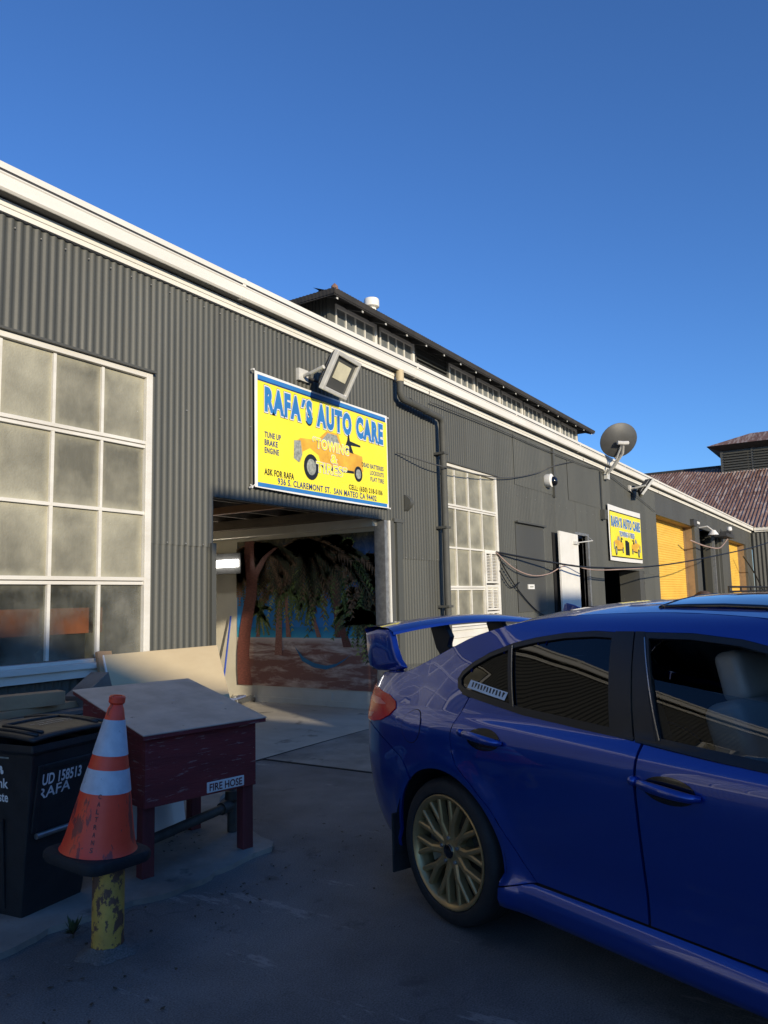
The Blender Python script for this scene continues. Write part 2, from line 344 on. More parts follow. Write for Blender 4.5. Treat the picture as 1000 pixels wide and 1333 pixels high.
# broken front edge of the concrete apron
_edge = [(-11, -2.30), (.6, -2.33), (1.55, -2.36), (1.97, -2.33), (2.24, -2.29), (2.50, -2.33), (2.66, -2.36), (2.80, -2.44), (3.02, -2.45), (3.16, -2.42), (3.29, -2.43), (3.45, -2.40), (3.62, -2.42), (3.70, -2.37), (3.73, -2.30), (3.80, -2.10), (4.02, -1.62), (4.30, -1.30), (4.75, -1.06), (5.2, -.84), (5.42, -.62), (5.45, .02)]
_p = []
for (a, b), (c, d) in zip(_edge, _edge[1:]):
    n = max(1, int(math.hypot(c-a, d-b)/.06)) if a > 1 else 1
    for i in range(n):
        t = i/n; j = .012 if a > 1 else 0
        _p.append((a+(c-a)*t+random.uniform(-j, j), b+(d-b)*t+random.uniform(-j, j)))
_p.append(_edge[-1]); _p += [(-11, .02)]
ap = B().prism(_p, lambda p, q, d: (p, q, d), -.05, .028).obj('concrete_apron', 'concrete'); struct(ap)
AZ = .028
fl = B().box(5.47, 9.4, -.52, 7.0, -.05, .008).obj('garage_floor', 'floor_concrete', fix=False); struct(fl)
jt = B().box(5.62, 5.655, -3.4, -.52, .001, .005).obj('paving_joint', 'dark_void', fix=False); struct(jt)
jt2 = B().add([(5.47, -.56, .006), (9.4, -.50, .006), (9.4, -.47, .006), (5.47, -.53, .006)], [(0, 1, 2, 3)]).obj('paving_joint', 'dark_void', fix=False); struct(jt2)
# patched bay approach
pt = B().add([(5.66, -2.6, .004), (9.5, -3.0, .004), (9.4, -.52, .004), (5.66, -.52, .004)], [(0, 1, 2, 3)]).obj('paving_patch', 'concrete', fix=False); struct(pt)

# ------------------------------------------------------------------ the warehouse
W = thing('warehouse', 'long dark grey corrugated metal warehouse with cream cornice and roof monitor', 'building')
XL, XR = -10.0, 45.6
ZT = 4.64; ZS = 2.06
# openings in the street wall: x0, x1, z0, z1
OPEN = [(-3.3, -.62, .90, 3.66), (2.22, 4.69, .90, 3.66), (5.49, 8.92, -1, 2.58), (10.40, 12.40, .74, 3.64), (16.60, 17.40, -1, 2.84), (18.63, 22.4, -1, 2.13), (24.24, 30.2, .1, 3.93), (31.1, 35.9, .1, 3.95), (38.0, 43.4, .1, 3.88)]
def rects(x0, x1, z0, z1):
    rs = [(x0, x1, z0, z1)]
    for a, b, c, d in OPEN:
        out = []
        for (p, q, r, s) in rs:
            if b <= p or a >= q or d <= r or c >= s: out.append((p, q, r, s)); continue
            if a > p: out.append((p, a, r, s))
            if b < q: out.append((b, q, r, s))
            lo, hi = max(p, a), min(q, b)
            if c > r: out.append((lo, hi, r, c))
            if d < s: out.append((lo, hi, d, s))
        rs = out
    return [r for r in rs if r[1]-r[0] > .012 and r[3]-r[2] > .012]
PITCH, AMP = .0762, .0068
_shared = {}
def sheet(x0, x1, z0, z1, y, first):
    """one corrugated sheet, ribs phase-locked to world x so sheets nest"""
    def prof(x):
        c = math.cos(2*math.pi*x/PITCH); return -AMP*max(-1, min(1, 1.35*c))
    key = (round(x1-x0, 3), round(z0, 3), round(z1, 3), round((x0/PITCH) % 1, 2))
    if key not in _shared:
        n = max(2, int((x1-x0)/PITCH*8)); zs = [z0]+[z0+(z1-z0)*k/3 for k in (1, 2)]+[z1]
        rr = random.Random(str(key))
        dent = [(rr.uniform(0, x1-x0), rr.uniform(z0, z1), rr.uniform(-.004, .003), rr.uniform(.12, .4)) for _ in range(3)]
        b = B()
        def P(i, z):
            dx = (x1-x0)*i/n; yy = prof(x0+dx)
            for (a, c, h, w) in dent: yy += h*math.exp(-((dx-a)**2+(z-c)**2)/w**2)
            return (dx, yy, z)
        b.grid(lambda i, z: P(i, z), list(range(n+1)), zs)
        me = b.mesh('wall_sheet'); me.polygons.foreach_set('use_smooth', [True]*len(me.polygons)); me.materials.append(MATS['grey_paint']); _shared[key] = me
    o = bpy.data.objects.new('wall_sheet', _shared[key]); COL.objects.link(o); o.parent = W
    o.location = (x0, y, 0); return o
SW = PITCH*9
k = 0; x = XL
while x < 24.0:
    x2 = min(x+SW, 24.24)
    for (z0, z1, lay) in ((0, ZS+.05, 0), (ZS, ZT, -.006)):
        for (a, b_, c, d) in rects(x, x2, z0, z1):
            sheet(a, min(b_+.02, 24.3) if b_ == x2 else b_, c, d, lay-.0022*(k % 2)+random.uniform(-.001, .001), k)
    x = x2; k += 1
# the far part of the wall is flat steel panels
x = 24.24
while x < XR:
    x2 = min(x+1.22, XR)
    for (a, b_, c, d) in rects(x, x2, 0, ZT):
        bx('wall_panel', 'grey_flat', W, a+.003, b_-.003, random.uniform(-.006, .0), .10, c, d)
    x = x2
# plank lining behind the sheets keeps daylight out; left open at the openings
for (a, b_, c, d) in rects(XL, 24.24, 0, ZT):
    if b_-a > .02: bx('wall_lining', 'interior_dark', W, a, b_, .03, .09, c, d)
# sheet patches and old flashing on the wall
for (a, b_, c, d) in ((13.25, 15.38, 3.60, 4.58), (16.24, 18.55, 3.595, 4.5), (13.2, 14.62, 1.2, 2.85)):
    if c > 3:
        o = sheet(a, b_, c, d, -.016, 0); o.name = 'patch_sheet'; o.scale = (1, 1, 1)
    else: bx('patch_sheet', 'grey_flat', W, a, b_, -.022, -.012, c, d)
bx('flashing', 'grey_flat', W, 13.18, 14.66, -.085, -.012, 2.868, 2.90)
bx('flashing', 'grey_flat', W, 15.29, 15.38, -.06, -.012, 3.56, 4.60)
bx('flashing', 'grey_flat', W, 8.90, 9.16, -.05, .02, 2.565, 2.615)
# fasteners along the laps
bs = B()
for i in range(150):
    xx = XL+i*PITCH*3+.0381
    for zz in (ZS+.02, ZT-.10, 3.4):
        if zz == 3.4 and i % 2: continue
        if any(a-.03 < xx < b_+.03 and c < zz < d for a, b_, c, d in OPEN) or xx > 24: continue
        bs.lathe([(.0, -.024), (.006, -.022), (.009, -.016), (.009, -.008)], 6, lambda p, q, h, xx=xx, zz=zz: (xx+p, h, zz+q))
o = bs.obj('fasteners', 'galv', W); o['kind'] = 'stuff'

# cornice: trim board, soffit, gutter
def run(name, prof, mat, x0=XL, x1=XR):
    return B().prism(prof, lambda p, q, d: (d, p, q), x0, x1).obj(name, mat, W)
run('trim_board', [(-.045, 4.622), (-.045, 4.664), (-.055, 4.668), (-.055, 4.72), (.10, 4.72), (.10, 4.622)], 'cream_paint')
run('soffit', [(-.15, 4.735), (-.15, 4.752), (.10, 4.752), (.10, 4.722)], 'grey_flat')
run('gutter', [(-.150, 4.728), (-.162, 4.728), (-.178, 4.745), (-.182, 4.846), (-.190, 4.856), (-.190, 4.866), (-.178, 4.870), (-.178, 4.880), (-.196, 4.884), (-.200, 4.935), (-.10, 4.94), (-.10, 4.756), (-.150, 4.754)], 'cream_paint')
gr = B().box(XL, XR, -.1905, -.176, 4.868, 4.8815).obj('gutter_groove', 'dark_trim', W, fix=False)
for i in range(16):
    xx = XL+1.1+i*3.66
    run('gutter_joint', [(-.152, 4.725), (-.164, 4.725), (-.181, 4.743), (-.185, 4.848), (-.1935, 4.856), (-.1935, 4.866), (-.1935, 4.884), (-.199, 4.886), (-.203, 4.938), (-.11, 4.9425), (-.11, 4.728)], 'cream_paint', xx, xx+.05)
    if i % 2: bx('trim_joint', 'dark_trim', W, xx+.6, xx+.604, -.0565, -.04, 4.624, 4.719)
# roof and rear shell
rf = B(); rf.hexa([(XL, -.1, 4.90), (XR, -.1, 4.90), (XR, 5.3, 7.6), (XL, 5.3, 7.6), (XL, -.1, 4.95), (XR, -.1, 4.95), (XR, 5.3, 7.65), (XL, 5.3, 7.65)])
rf.hexa([(XL, 10.6, 7.6), (XR, 10.6, 7.6), (XR, 15.9, 4.9), (XL, 15.9, 4.9), (XL, 10.6, 7.65), (XR, 10.6, 7.65), (XR, 15.9, 4.95), (XL, 15.9, 4.95)])
rf.box(XL, 14.5, 5.3, 10.6, 7.6, 7.65); rf.box(33.0, XR, 5.3, 10.6, 7.6, 7.65)
rf.obj('roof', 'roof_grey', W)
sh = B(); sh.box(XL, XR, 15.9, 16.0, 0, 4.95); sh.box(XL-.1, XL, -.0, 16, 0, 4.95); sh.box(XR-.1, XR, .12, 16, 0, 4.9); sh.box(9.4, 9.5, .1, 15.9, 0, 4.6)
sh.obj('rear_wall', 'interior_dark', W)
bx('floor_slab', 'interior_dark', W, XL, 5.40, .1, 15.8, -.05, .004); bx('floor_slab', 'interior_dark', W, 9.5, XR-.1, .1, 15.8, -.05, .004)
# downspout with its offset run under the gutter
sp = B().tube([(9.0, -.14, 4.74), (9.0, -.14, 4.575)], .055, 14).obj('downspout_outlet', 'plywood', W, smooth=False, angle=40)
def _arc(cx, cz, r, a0, a1, n=7): return [(cx+r*math.cos(R(a0+(a1-a0)*i/n)), -.14, cz+r*math.sin(R(a0+(a1-a0)*i/n))) for i in range(n+1)]
el = [(9.0, -.14, 4.60), (9.0, -.14, 4.46)]+_arc(9.11, 4.44, .11, 180, 262)+[(9.4, -.14, 4.318), (9.85, -.14, 4.285)]+_arc(10.115, 4.165, .105, 82, 0)+[(10.22, -.14, 3.92), (10.22, -.14, 2.4), (10.22, -.14, .10)]
dsp = B().tube(el, .052, 16).obj('downspout', 'pipe_paint', W, smooth=False, angle=50)
for zz in (3.7, 2.55, 1.35): bx('pipe_strap', 'pipe_paint', W, 10.15, 10.29, -.197, .0, zz, zz+.035)
for p0 in ((9.26, 4.330), (9.72, 4.2925)):
    B().lathe([(.051, -.02), (.057, -.02), (.057, .02), (.051, .02)], 16, lambda a, b_, h, p0=p0: (p0[0]+h, -.14+a, p0[1]+b_-h*.08)).obj('pipe_collar', 'pipe_paint', dsp, angle=40)
# half-round vent hood
hood = B(); pts = []
for i in range(13):
    a = math.pi*i/12; pts.append((-.015-.105*math.sin(a), 2.985-.235*i/12))
hood.prism(pts, lambda p, q, d: (d, p, q), 9.235, 9.33); hood.obj('vent_hood', 'grey_flat', W)

# ---- windows of many panes
def big_window(xs, zs, rails, sill, pane_mats, shutter=None):
    x0, x1, z0, z1 = xs[0], xs[-1], zs[0], zs[-1]
    f = B(); w = .07; y0, y1 = -.040, .06
    f.box(x0-w, x0, y0, y1, z0-.03, z1+.05); f.box(x1, x1+w, y0, y1, z0-.03, z1+.05)
    f.box(x0, x1, y0, y1, z1, z1+.05); f.box(x0, x1, y0, y1, z0-.03, z0)
    fr = f.obj('window', 'white_wood', W, bevel=.004, fix=False)
    for xx in xs[1:-1]:
        zz = [z0]+[r for r in zs[1:-1] if r in rails]+[z1]
        for a, b_ in zip(zs, zs[1:]): bx('muntin', 'white_wood', fr, xx-.014+random.uniform(-.003, .003), xx+.014, -.022, .03, a+.011, b_-.011)
    for zz in zs[1:-1]:
        if zz in rails:
            bx('rail', 'white_wood', fr, x0, x1, -.034, .05, zz+.004, zz+.036, .003); bx('rail', 'white_wood', fr, x0, x1, -.026, .05, zz-.032, zz-.003, .003)
        else: bx('rail', 'white_wood', fr, x0, x1, -.024, .03, zz-.014, zz+.014)
    for j, (a, b_) in enumerate(zip(xs, xs[1:])):
        for i, (c, d) in enumerate(zip(zs, zs[1:])):
            if shutter and j == len(xs)-2 and i < 2: continue
            pn = B().box(a+.004, b_-.004, .004+random.uniform(-.002, .002), .010, c+.004, d-.004).obj('pane', pane_mats[i], fr, fix=False)
    for (yy, a, b_) in sill: bx('sill', 'white_wood', fr, x0-.09, x1+.05, yy, .03, a, b_, .004)
    bx('drip_cap', 'grey_flat', fr, x0-.09, x1+.09, -.075, .0, z1+.052, z1+.072)
    return fr
win_sill = [(-.12, .985, 1.032), (-.085, .915, .983)]
big_window([2.27, 2.745, 3.21, 3.68, 4.15, 4.615], [1.06, 1.71, 2.333, 2.97, 3.61], [1.71, 2.97], win_sill, ['old_glass_clear', 'old_glass', 'old_glass', 'old_glass'])
big_window([-3.22, -2.75, -2.28, -1.81, -1.34, -.70], [1.06, 1.71, 2.333, 2.97, 3.61], [1.71, 2.97], win_sill, ['old_glass']*4)
w2 = big_window([10.46, 10.80, 11.285, 11.78, 12.32], [1.07, 1.645, 2.285, 2.945, 3.58], [1.645, 2.945], [(-.11, .99, 1.035), (-.08, .87, .985), (-.06, .75, .866)], ['old_glass']*4, shutter=True)
for (a, b_) in ((1.73, 2.27), (1.27, 1.70), (1.075, 1.25)):
    s_ = B(); s_.box(11.80, 11.835, -.05, .0, a, b_); s_.box(12.265, 12.30, -.05, 0, a, b_); s_.box(11.835, 12.265, -.05, 0, a, a+.035); s_.box(11.835, 12.265, -.05, 0, b_-.035, b_); s_.box(12.035, 12.065, -.048, 0, a+.035, b_-.035)
    sh_ = s_.obj('shutter', 'white_wood', w2, fix=False)
    l_ = B(); zz = a+.05
    while zz < b_-.05:
        l_.hexa([(11.837, -.038, zz), (12.263, -.038, zz), (12.263, -.010, zz+.014), (11.837, -.010, zz+.014), (11.837, -.038, zz+.005), (12.263, -.038, zz+.005), (12.263, -.010, zz+.019), (11.837, -.010, zz+.019)]); zz += .026
    o = l_.obj('louvre', 'white_wood', w2); 
bx('mullion', 'white_wood', w2, 11.775, 11.80, -.05, .03, 1.07, 2.30)
# room behind the big windows; terracotta panel added for the orange band in the panes
bd = thing('terracotta_band', 'terracotta coloured panel added behind the lower panes for their orange band', 'board', (3.2, .22, 0))
B().box(-1.0, 1.17, 0, .03, 1.265, 1.485).obj('panel', 'terracotta', bd, fix=False); B().box(-1.0, 1.02, .032, .08, .0, 1.262).obj('backing', 'dark_trim', bd, fix=False)
bx('partition', 'interior_wall', W, -3.4, 5.3, 2.4, 2.5, 0, 4.6); bx('partition', 'interior_wall', W, 9.9, 13.2, 1.2, 1.3, 0, 4.6)

# ---- the service bay
bx('bay_side_wall', 'plaster', W, 8.795, 8.90, .06, 6.2, .0, 2.62)
bx('bay_skirting', 'plaster', W, 8.775, 8.795, .10, 2.9, .0, .085); bx('bay_skirting', 'plaster', W, 8.783, 8.795, 1.0, 1.55, .085, .20)
bx('bay_rear_wall', 'plaster', W, 5.3, 8.79, 6.2, 6.3, .0, 3.3)
bx('bay_side_wall', 'plaster', W, 5.30, 5.36, .095, 6.2, .0, 3.3)
bx('bay_ceiling', 'interior_wall', W, 5.37, 9.39, .1, 6.2, 3.0, 3.05)
for i, yy in enumerate((.55, 1.15, 1.75, 2.35, 2.95, 3.6, 4.3, 5.0)):
    bx('joist', 'joist_wood', W, 5.37, 8.79, yy, yy+.05, 2.76, 2.995)
bx('beam', 'orange_wood', W, 7.2, 7.29, .12, 6.1, 2.665, 2.755)
bx('beam', 'joist_wood', W, 8.55, 8.78, .12, 6.15, 2.62, 2.76)
bx('ceiling_pipe', 'galv', W, 6.1, 6.14, .2, 6.1, 2.70, 2.735)
bx('ceiling_strip', 'plaster', W, 8.60, 8.79, .12, 6.1, 2.50, 2.612)
bx('header', 'grey_flat', W, 5.49, 8.92, .02, .095, 2.60, 2.80)
bx('door_jamb', 'galv', W, 8.70, 8.795, -.01, .16, .0, 2.578); bx('door_jamb', 'cream_paint', W, 8.798, 8.82, -.03, .02, .0, 2.578); bx('door_jamb', 'grey_flat', W, 8.822, 8.915, -.03, .05, .0, 2.578)
bx('door_jamb', 'grey_paint', W, 5.46, 5.52, -.03, .16, .0, 2.10)
bx('corner_post', 'grey_paint', W, 8.97, 9.10, -.045, -.005, .0, 2.56)
# track light on the side wall of the bay
lt = thing('tube_light', 'lit white fluorescent tube light low on the service bay wall', 'light', (8.60, 2.64, 2.105))
B().box(-.03, .03, 0, 2.3, -.055, .055).obj('tube', 'fluoro', lt, fix=False); B().box(.034, .06, -.03, 2.33, -.16, .16).obj('housing', 'dark_trim', lt, fix=False)
bx('door_track', 'steel', W, 5.60, 5.64, .1, 5.5, 2.60, 2.64)

# ---- white service door, open against the wall, and its dark doorway
dj = B(); dj.box(16.55, 16.60, -.03, .10, .1, 2.90); dj.box(17.40, 17.50, -.03, .10, .1, 2.90); dj.box(16.60, 17.40, -.03, .10, 2.84, 2.90)
dj.obj('door_frame', 'galv', W, fix=False)
m = Matrix.Translation((16.55, -.06, 0)) @ Matrix.Rotation(R(183), 4, 'Z')
bx('door_gap', 'dark_void', W, 15.10, 15.24, -.03, .02, .1, 2.80)  # dark strip put in for the dark gap beside the open leaf
lf = B().box(0, 1.36, -.022, .022, .12, 2.83, m).obj('door', 'door_white', W, bevel=.004, fix=False)
B().box(.10, .40, .022, .07, 2.60, 2.66, m).obj('door_closer', 'silver_paint', lf, fix=False)
B().tube([m @ Vector((.3, .06, 2.63)), Vector((16.9, -.30, 2.70)), Vector((17.2, -.06, 2.86))], .012, 6).obj('closer_arm', 'silver_paint', lf)
B().tube([m @ Vector((1.25, .02, 1.05)), m @ Vector((1.25, .07, 1.05)), m @ Vector((1.14, .07, 1.05))], .012, 6).obj('door_handle', 'steel', lf)
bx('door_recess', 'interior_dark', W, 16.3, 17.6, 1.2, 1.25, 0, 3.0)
# ---- second bay, dark with a pale back wall
bx('bay_rear_wall', 'interior_wall', W, 18.2, 23.0, 2.2, 2.25, .0, 2.6); bx('bay_jamb', 'grey_flat', W, 21.9, 22.38, -.012, .55, .0, 2.125); bx('bay_header', 'grey_flat', W, 18.63, 22.4, .02, .2, 2.135, 2.5)
bx('bay_rear_post', 'dark_trim', W, 21.1, 21.2, 1.9, 2.0, 0, 2.3); bx('bay_shelf', 'dark_trim', W, 18.9, 20.1, 1.9, 2.15, 1.68, 1.74)
# ---- roll-up doors
def rollup(x0, x1, z0, z1, dep):
    b = B(); prof = []; z = z0; 
    while z < z1-.02:
        prof += [(dep-.012, z+.006), (dep-.018, z+.04), (dep-.012, z+.074), (dep+.004, z+.08)]; z += .084
    prof += [(dep+.004, z1), (dep+.03, z1), (dep+.03, z0)]
    d = b.prism(prof, lambda p, q, t: (t, p, q), x0, x1).obj('rollup_door', 'door_yellow', W)
    bx('guide', 'tan_jamb', d, x1, x1+.05, dep-.06, dep+.02, z0, z1); bx('bottom_bar', 'steel', d, x0+.01, x1-.01, dep-.03, dep-.019, z0, z0+.07)
    return d
for (a, b_, c, d) in ((24.24, 30.2, .1, 3.93), (38.0, 43.4, .1, 3.88)):
    rollup(a, b_-.06, c, d, .42)
    bx('jamb', 'tan_jamb', W, b_-.004, b_+.05, .102, .5, c, d); bx('jamb', 'tan_jamb', W, a-.05, a, .102, .5, c, d); bx('lintel', 'tan_jamb', W, a, b_, .102, .5, d, d+.05)
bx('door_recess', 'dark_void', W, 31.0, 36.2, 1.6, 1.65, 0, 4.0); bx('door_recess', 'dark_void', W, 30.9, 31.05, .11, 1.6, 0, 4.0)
bx('jamb', 'grey_flat', W, 35.6, 35.9, .102, .9, .1, 3.95); bx('jamb', 'galv', W, 34.55, 34.68, .06, .16, .1, 3.95); bx('jamb', 'grey_flat', W, 35.0, 35.4, .3, .5, .1, 3.95)
bx('door_head', 'dark_trim', W, 34.2, 36.2, -.5, -.012, 3.78, 3.92)

# ---- roof monitor
MX0, MX1, MY = 14.5, 33.04, 5.2
mw = B(); mw.box(MX0, MX1, MY, MY+.1, 7.5, 8.12); mw.box(MX0, MX1, MY, MY+.1, 8.86, 9.02); 
segs = [(14.73, 16.57), (16.74, 18.55), (18.74, 20.60), (20.73, 22.53), (22.71, 24.57), (24.73, 26.62), (26.80, 28.66), (28.83, 30.74), (30.91, 32.86)]
cur = MX0
for a, b_ in segs: mw.box(cur, a, MY, MY+.1, 8.12, 8.86); cur = b_
mw.box(cur, MX1, MY, MY+.1, 8.12, 8.86)
mw.box(MX1-.1, MX1, MY+.1, 10.6, 7.5, 9.02); mw.box(MX0, MX1, 10.6, 10.7, 7.5, 9.02)
mw.obj('monitor_wall', 'grey_flat', W, fix=False)
es = B(); ny = int((10.6-MY)/.11)
es.grid(lambda i, z: (MX0-.012+.012*(-1)**i, MY+.0+i*.11/2, z), list(range(2*ny+1)), [7.5, 9.0]); es.obj('monitor_end_wall', 'grey_paint', W)
for n_, (a, b_) in enumerate(segs):
    if n_ == 2:
        lv = B(); zz = 8.12
        while zz < 8.84: lv.hexa([(a, MY-.03, zz), (b_, MY-.03, zz), (b_, MY+.05, zz+.07), (a, MY+.05, zz+.07), (a, MY-.03, zz+.02), (b_, MY-.03, zz+.02), (b_, MY+.05, zz+.09), (a, MY+.05, zz+.09)]); zz += .12
        lv.obj('monitor_louvre', 'grey_flat', W); bx('louvre_backing', 'grey_flat', W, a, b_, MY+.06, MY+.09, 8.12, 8.86); continue
    f = B(); f.box(a, b_, MY-.04, MY+.05, 8.77, 8.86); f.box(a, b_, MY-.04, MY+.05, 8.12, 8.17); f.box(b_-.11, b_, MY-.045, MY+.05, 8.17, 8.77); f.box(a, a+.03, MY-.04, MY+.05, 8.17, 8.77)
    fr = f.obj('monitor_window', 'cream_paint', W, fix=False)
    st = (b_-.11-a-.03)/4
    for i in range(4):
        p0 = a+.03+i*st
        if i: bx('muntin', 'cream_paint', fr, p0-.018, p0+.018, MY-.02, MY+.03, 8.17, 8.77)
        bx('pane', 'attic_glass', fr, p0+.02, p0+st-.02, MY+.01, MY+.018, 8.172, 8.768)
mr = B(); E0, E1, EY, EZ = 13.92, 33.55, 4.62, 8.80
n = 170
def hip(x, y, t): return (x, y, EZ+.075+t)
rz = 10.25; ry = 7.95; hx = 3.0
for up in (0, .035):
    q = [(E0, EY, EZ+up), (E1, EY, EZ+up), (E1-hx, ry, rz+up), (E0+hx, ry, rz+up), (E0, 11.28, EZ+up), (E1, 11.28, EZ+up)]
    mr.add(q, [(0, 1, 2, 3), (4, 0, 3), (5, 4, 3, 2), (1, 5, 2)])
mr.obj('monitor_roof', 'roof_dark', W, fix=False)
we = B()   # scalloped edge of the corrugated roof sheets
we.grid(lambda i, k: (E0-.05+i*(E1-E0+.1)/(2*n), EY-.02-.04*k, EZ-.08+k*.12+.012*(i % 2)), list(range(2*n+1)), [0, 1])
we.grid(lambda i, k: (E0-.02-.04*k, EY-.05+i*.055, EZ-.08+k*.12+.012*(i % 2)), list(range(121)), [0, 1]); we.obj('roof_edge', 'roof_dark', W)
bx('fascia', 'roof_dark', W, E0, E1, EY, EY+.04, EZ-.10, EZ+.01); bx('fascia', 'roof_dark', W, E0, E0+.04, EY+.04, 11.2, EZ-.10, EZ+.01)
sf = B(); sf.add([(E0, EY, EZ-.03), (E1, EY, EZ-.03), (E1, 5.25, EZ+.22), (E0, 5.25, EZ+.22)], [(0, 1, 2, 3)]); sf.obj('eave_board', 'roof_dark', W, fix=False)
for i in range(19):
    xx = 14.1+i*1.07
    B().hexa([(xx-.04, EY+.05, EZ-.14), (xx+.04, EY+.05, EZ-.14), (xx+.04, 5.2, EZ+.06), (xx-.04, 5.2, EZ+.06), (xx-.04, EY+.05, EZ-.04), (xx+.04, EY+.05, EZ-.04), (xx+.04, 5.2, EZ+.18), (xx-.04, 5.2, EZ+.18)]).obj('rafter_tail', 'dark_trim', W)
    bx('rafter_end', 'silver_paint', W, xx-.028, xx+.028, EY+.035, EY+.049, EZ-.155, EZ-.105)
B().lathe([(.01, .10), (.04, .07), (.08, .03), (.09, -.07)], 8, lambda a, b_, h: (E0+.05+a, EY+.02+b_, EZ+.09+h)).obj('ridge_cap', 'rust_roof', W)
vp = B(); vp.lathe([(0, .62), (.20, .60), (.215, .56), (.215, .38), (.19, .36), (.13, .34), (.13, .0)], 18, lambda a, b_, h: (17.0+a, 5.6+b_, 9.22+h)); vp.obj('roof_vent', 'cream_paint', W, angle=40)

# ------------------------------------------------------------------ building with the rusty roof
R2 = thing('rusty_roof_building', 'grey corrugated building wing with rust red corrugated roof and louvred cupola', 'building')
b = B(); n = 90
b.grid(lambda i, z: (45.60+.02*(-1)**i, -.02-i*.10, z), list(range(n*2+1)), [0, 4.68]); b.obj('wall', 'grey_flat', R2)
bx('wall_end', 'grey_flat', R2, 45.66, 70, -18.1, -18, 0, 4.7)
b = B(); b.prism([(45.50, 4.66), (45.50, 4.70), (45.42, 4.74), (45.40, 4.92), (45.62, 4.94), (45.62, 4.66)], lambda p, q, d: (p, d, q), -.21, -18.2); b.obj('cornice', 'cream_paint', R2)
def roofz(x): return 4.93+(x-45.4)*.395
rr = B()
SY0, SY1 = -12.0, 14.0; npr = int((SY1-SY0)/.20)
for j, (xa, xb, dz) in enumerate(((45.35, 48.9, .0), (48.7, 52.3, .02), (52.1, 55.7, .04), (55.5, 59.4, .06))):
    q = B(); q.grid(lambda i, x_: (x_, SY0+i*.10, roofz(x_)+dz+.022*(-1)**i), list(range(npr*2+1)), [xa, xb]); q.obj('roof_course', 'rust_roof', R2)
bx('ridge', 'roof_dark', R2, 59.2, 59.6, -12, 14, 10.36, 10.62)
back = B(); back.hexa([(59.4, -12, 10.3), (72, -12, 5), (72, 14, 5), (59.4, 14, 10.3), (59.4, -12, 10.4), (72, -12, 5.1), (72, 14, 5.1), (59.4, 14, 10.4)]); back.obj('rear_slope', 'roof_dark', R2)
en = B(); en.add([(45.6, 14, 0), (72, 14, 0), (72, 14, 5), (59.4, 14, 10.3), (45.6, 14, 4.9)], [(0, 1, 2, 3, 4)]); en.add([(45.6, -12, 0), (72, -12, 0), (72, -12, 5), (59.4, -12, 10.3), (45.6, -12, 4.9)], [(4, 3, 2, 1, 0)]); en.obj('gable_wall', 'grey_flat', R2, fix=False)
# cupola on the ridge
bx('cupola_wall', 'grey_flat', R2, 57.9, 61.9, -5.0, 3.05, 9.3, 11.42)
bx('cupola_post', 'grey_flat', R2, 57.80, 57.897, 2.86, 3.06, 9.75, 11.42); bx('cupola_post', 'grey_flat', R2, 57.80, 57.897, .95, 1.08, 9.75, 11.42)
for y0, y1 in ((1.10, 2.84), (-1.0, .93), (-3.0, -1.1)):
    lv = B(); zz = 9.85
    while zz < 11.2:
        lv.hexa([(57.74, y0, zz), (57.74, y1, zz), (57.89, y1, zz+.12), (57.89, y0, zz+.12), (57.74, y0, zz+.03), (57.74, y1, zz+.03), (57.89, y1, zz+.15), (57.89, y0, zz+.15)]); zz += .185
    lv.obj('cupola_louvre', 'pipe_paint', R2)
bx('cupola_sill', 'cream_paint', R2, 57.55, 57.9, -5.0, 3.1, 9.72, 9.80)
cr = B(); ce = [(57.05, 3.80), (62.8, 3.80), (62.8, -5.6), (57.05, -5.6)]; ct = [(59.4, 1.2), (60.4, 1.2), (60.4, -3), (59.4, -3)]
v = [(x_, y_, 11.72) for x_, y_ in ce]+[(x_, y_, 12.75) for x_, y_ in ct]
cr.add(v, [(0, 1, 5, 4), (1, 2, 6, 5), (2, 3, 7, 6), (3, 0, 4, 7), (4, 5, 6, 7)]); cr.obj('cupola_roof', 'rust_roof', R2)
ue = B(); ue.add([(x_+.02*(59.9-x_)*0, y_, 11.70) for x_, y_ in ce]+[(57.9, 3.05, 11.40), (61.9, 3.05, 11.40), (61.9, -5, 11.40), (57.9, -5, 11.40)], [(0, 1, 5, 4), (1, 2, 6, 5), (2, 3, 7, 6), (3, 0, 4, 7)]); ue.obj('cupola_eave', 'roof_dark', R2)

# ------------------------------------------------------------------ unseen blockers added behind the viewer, outlined to cast the forecourt's shade
SK = .253
def shade_pt(xf, zf, y): return (xf+.5*y, zf-SK*y)
OY = -30.0
for lab, line in (('unseen grey house across the yard, roofline shaped to shade the big window', [(-.6, 1.55), (3.1, 1.46), (3.9, 1.26), (4.5, .92), (5.2, .66), (5.9, .45), (6.2, -.3)]), ('unseen flat topped house added across the yard to shade the white door', [(14.12, 1.50), (16.9, 1.50), (18.4, .75), (19.0, -.2)])):
    ow = thing('shade_house', lab, 'building')  # unseen block; roofline traced back along the sun from the wanted shadow edge
    pl = [shade_pt(a, b_, OY) for a, b_ in line]; x0, x1 = pl[0][0], pl[-1][0]; pl = pl+[(x1, 0), (x0, 0)]
    B().prism(pl, lambda p, q, d: (p, d, q), OY, OY-6).obj('wall', 'opp_white', ow)
    for i in range(2):
        wfr = bx('window', 'opp_wall', ow, x0+.5+i*2.2, x0+2.1+i*2.2, OY+.02, OY+.08, 2.9, 5.1); bx('pane', 'gloss_black', wfr, x0+.6+i*2.2, x0+2.0+i*2.2, OY+.081, OY+.10, 3.0, 5.0)
    bx('door', 'opp_wall', ow, x0+.6, x0+1.6, OY+.02, OY+.08, 0, 2.2)
ps = thing('shade_pylon', 'unseen blank pylon with side panel, added to shade the bay mural', 'sign', (0, -12, 0))
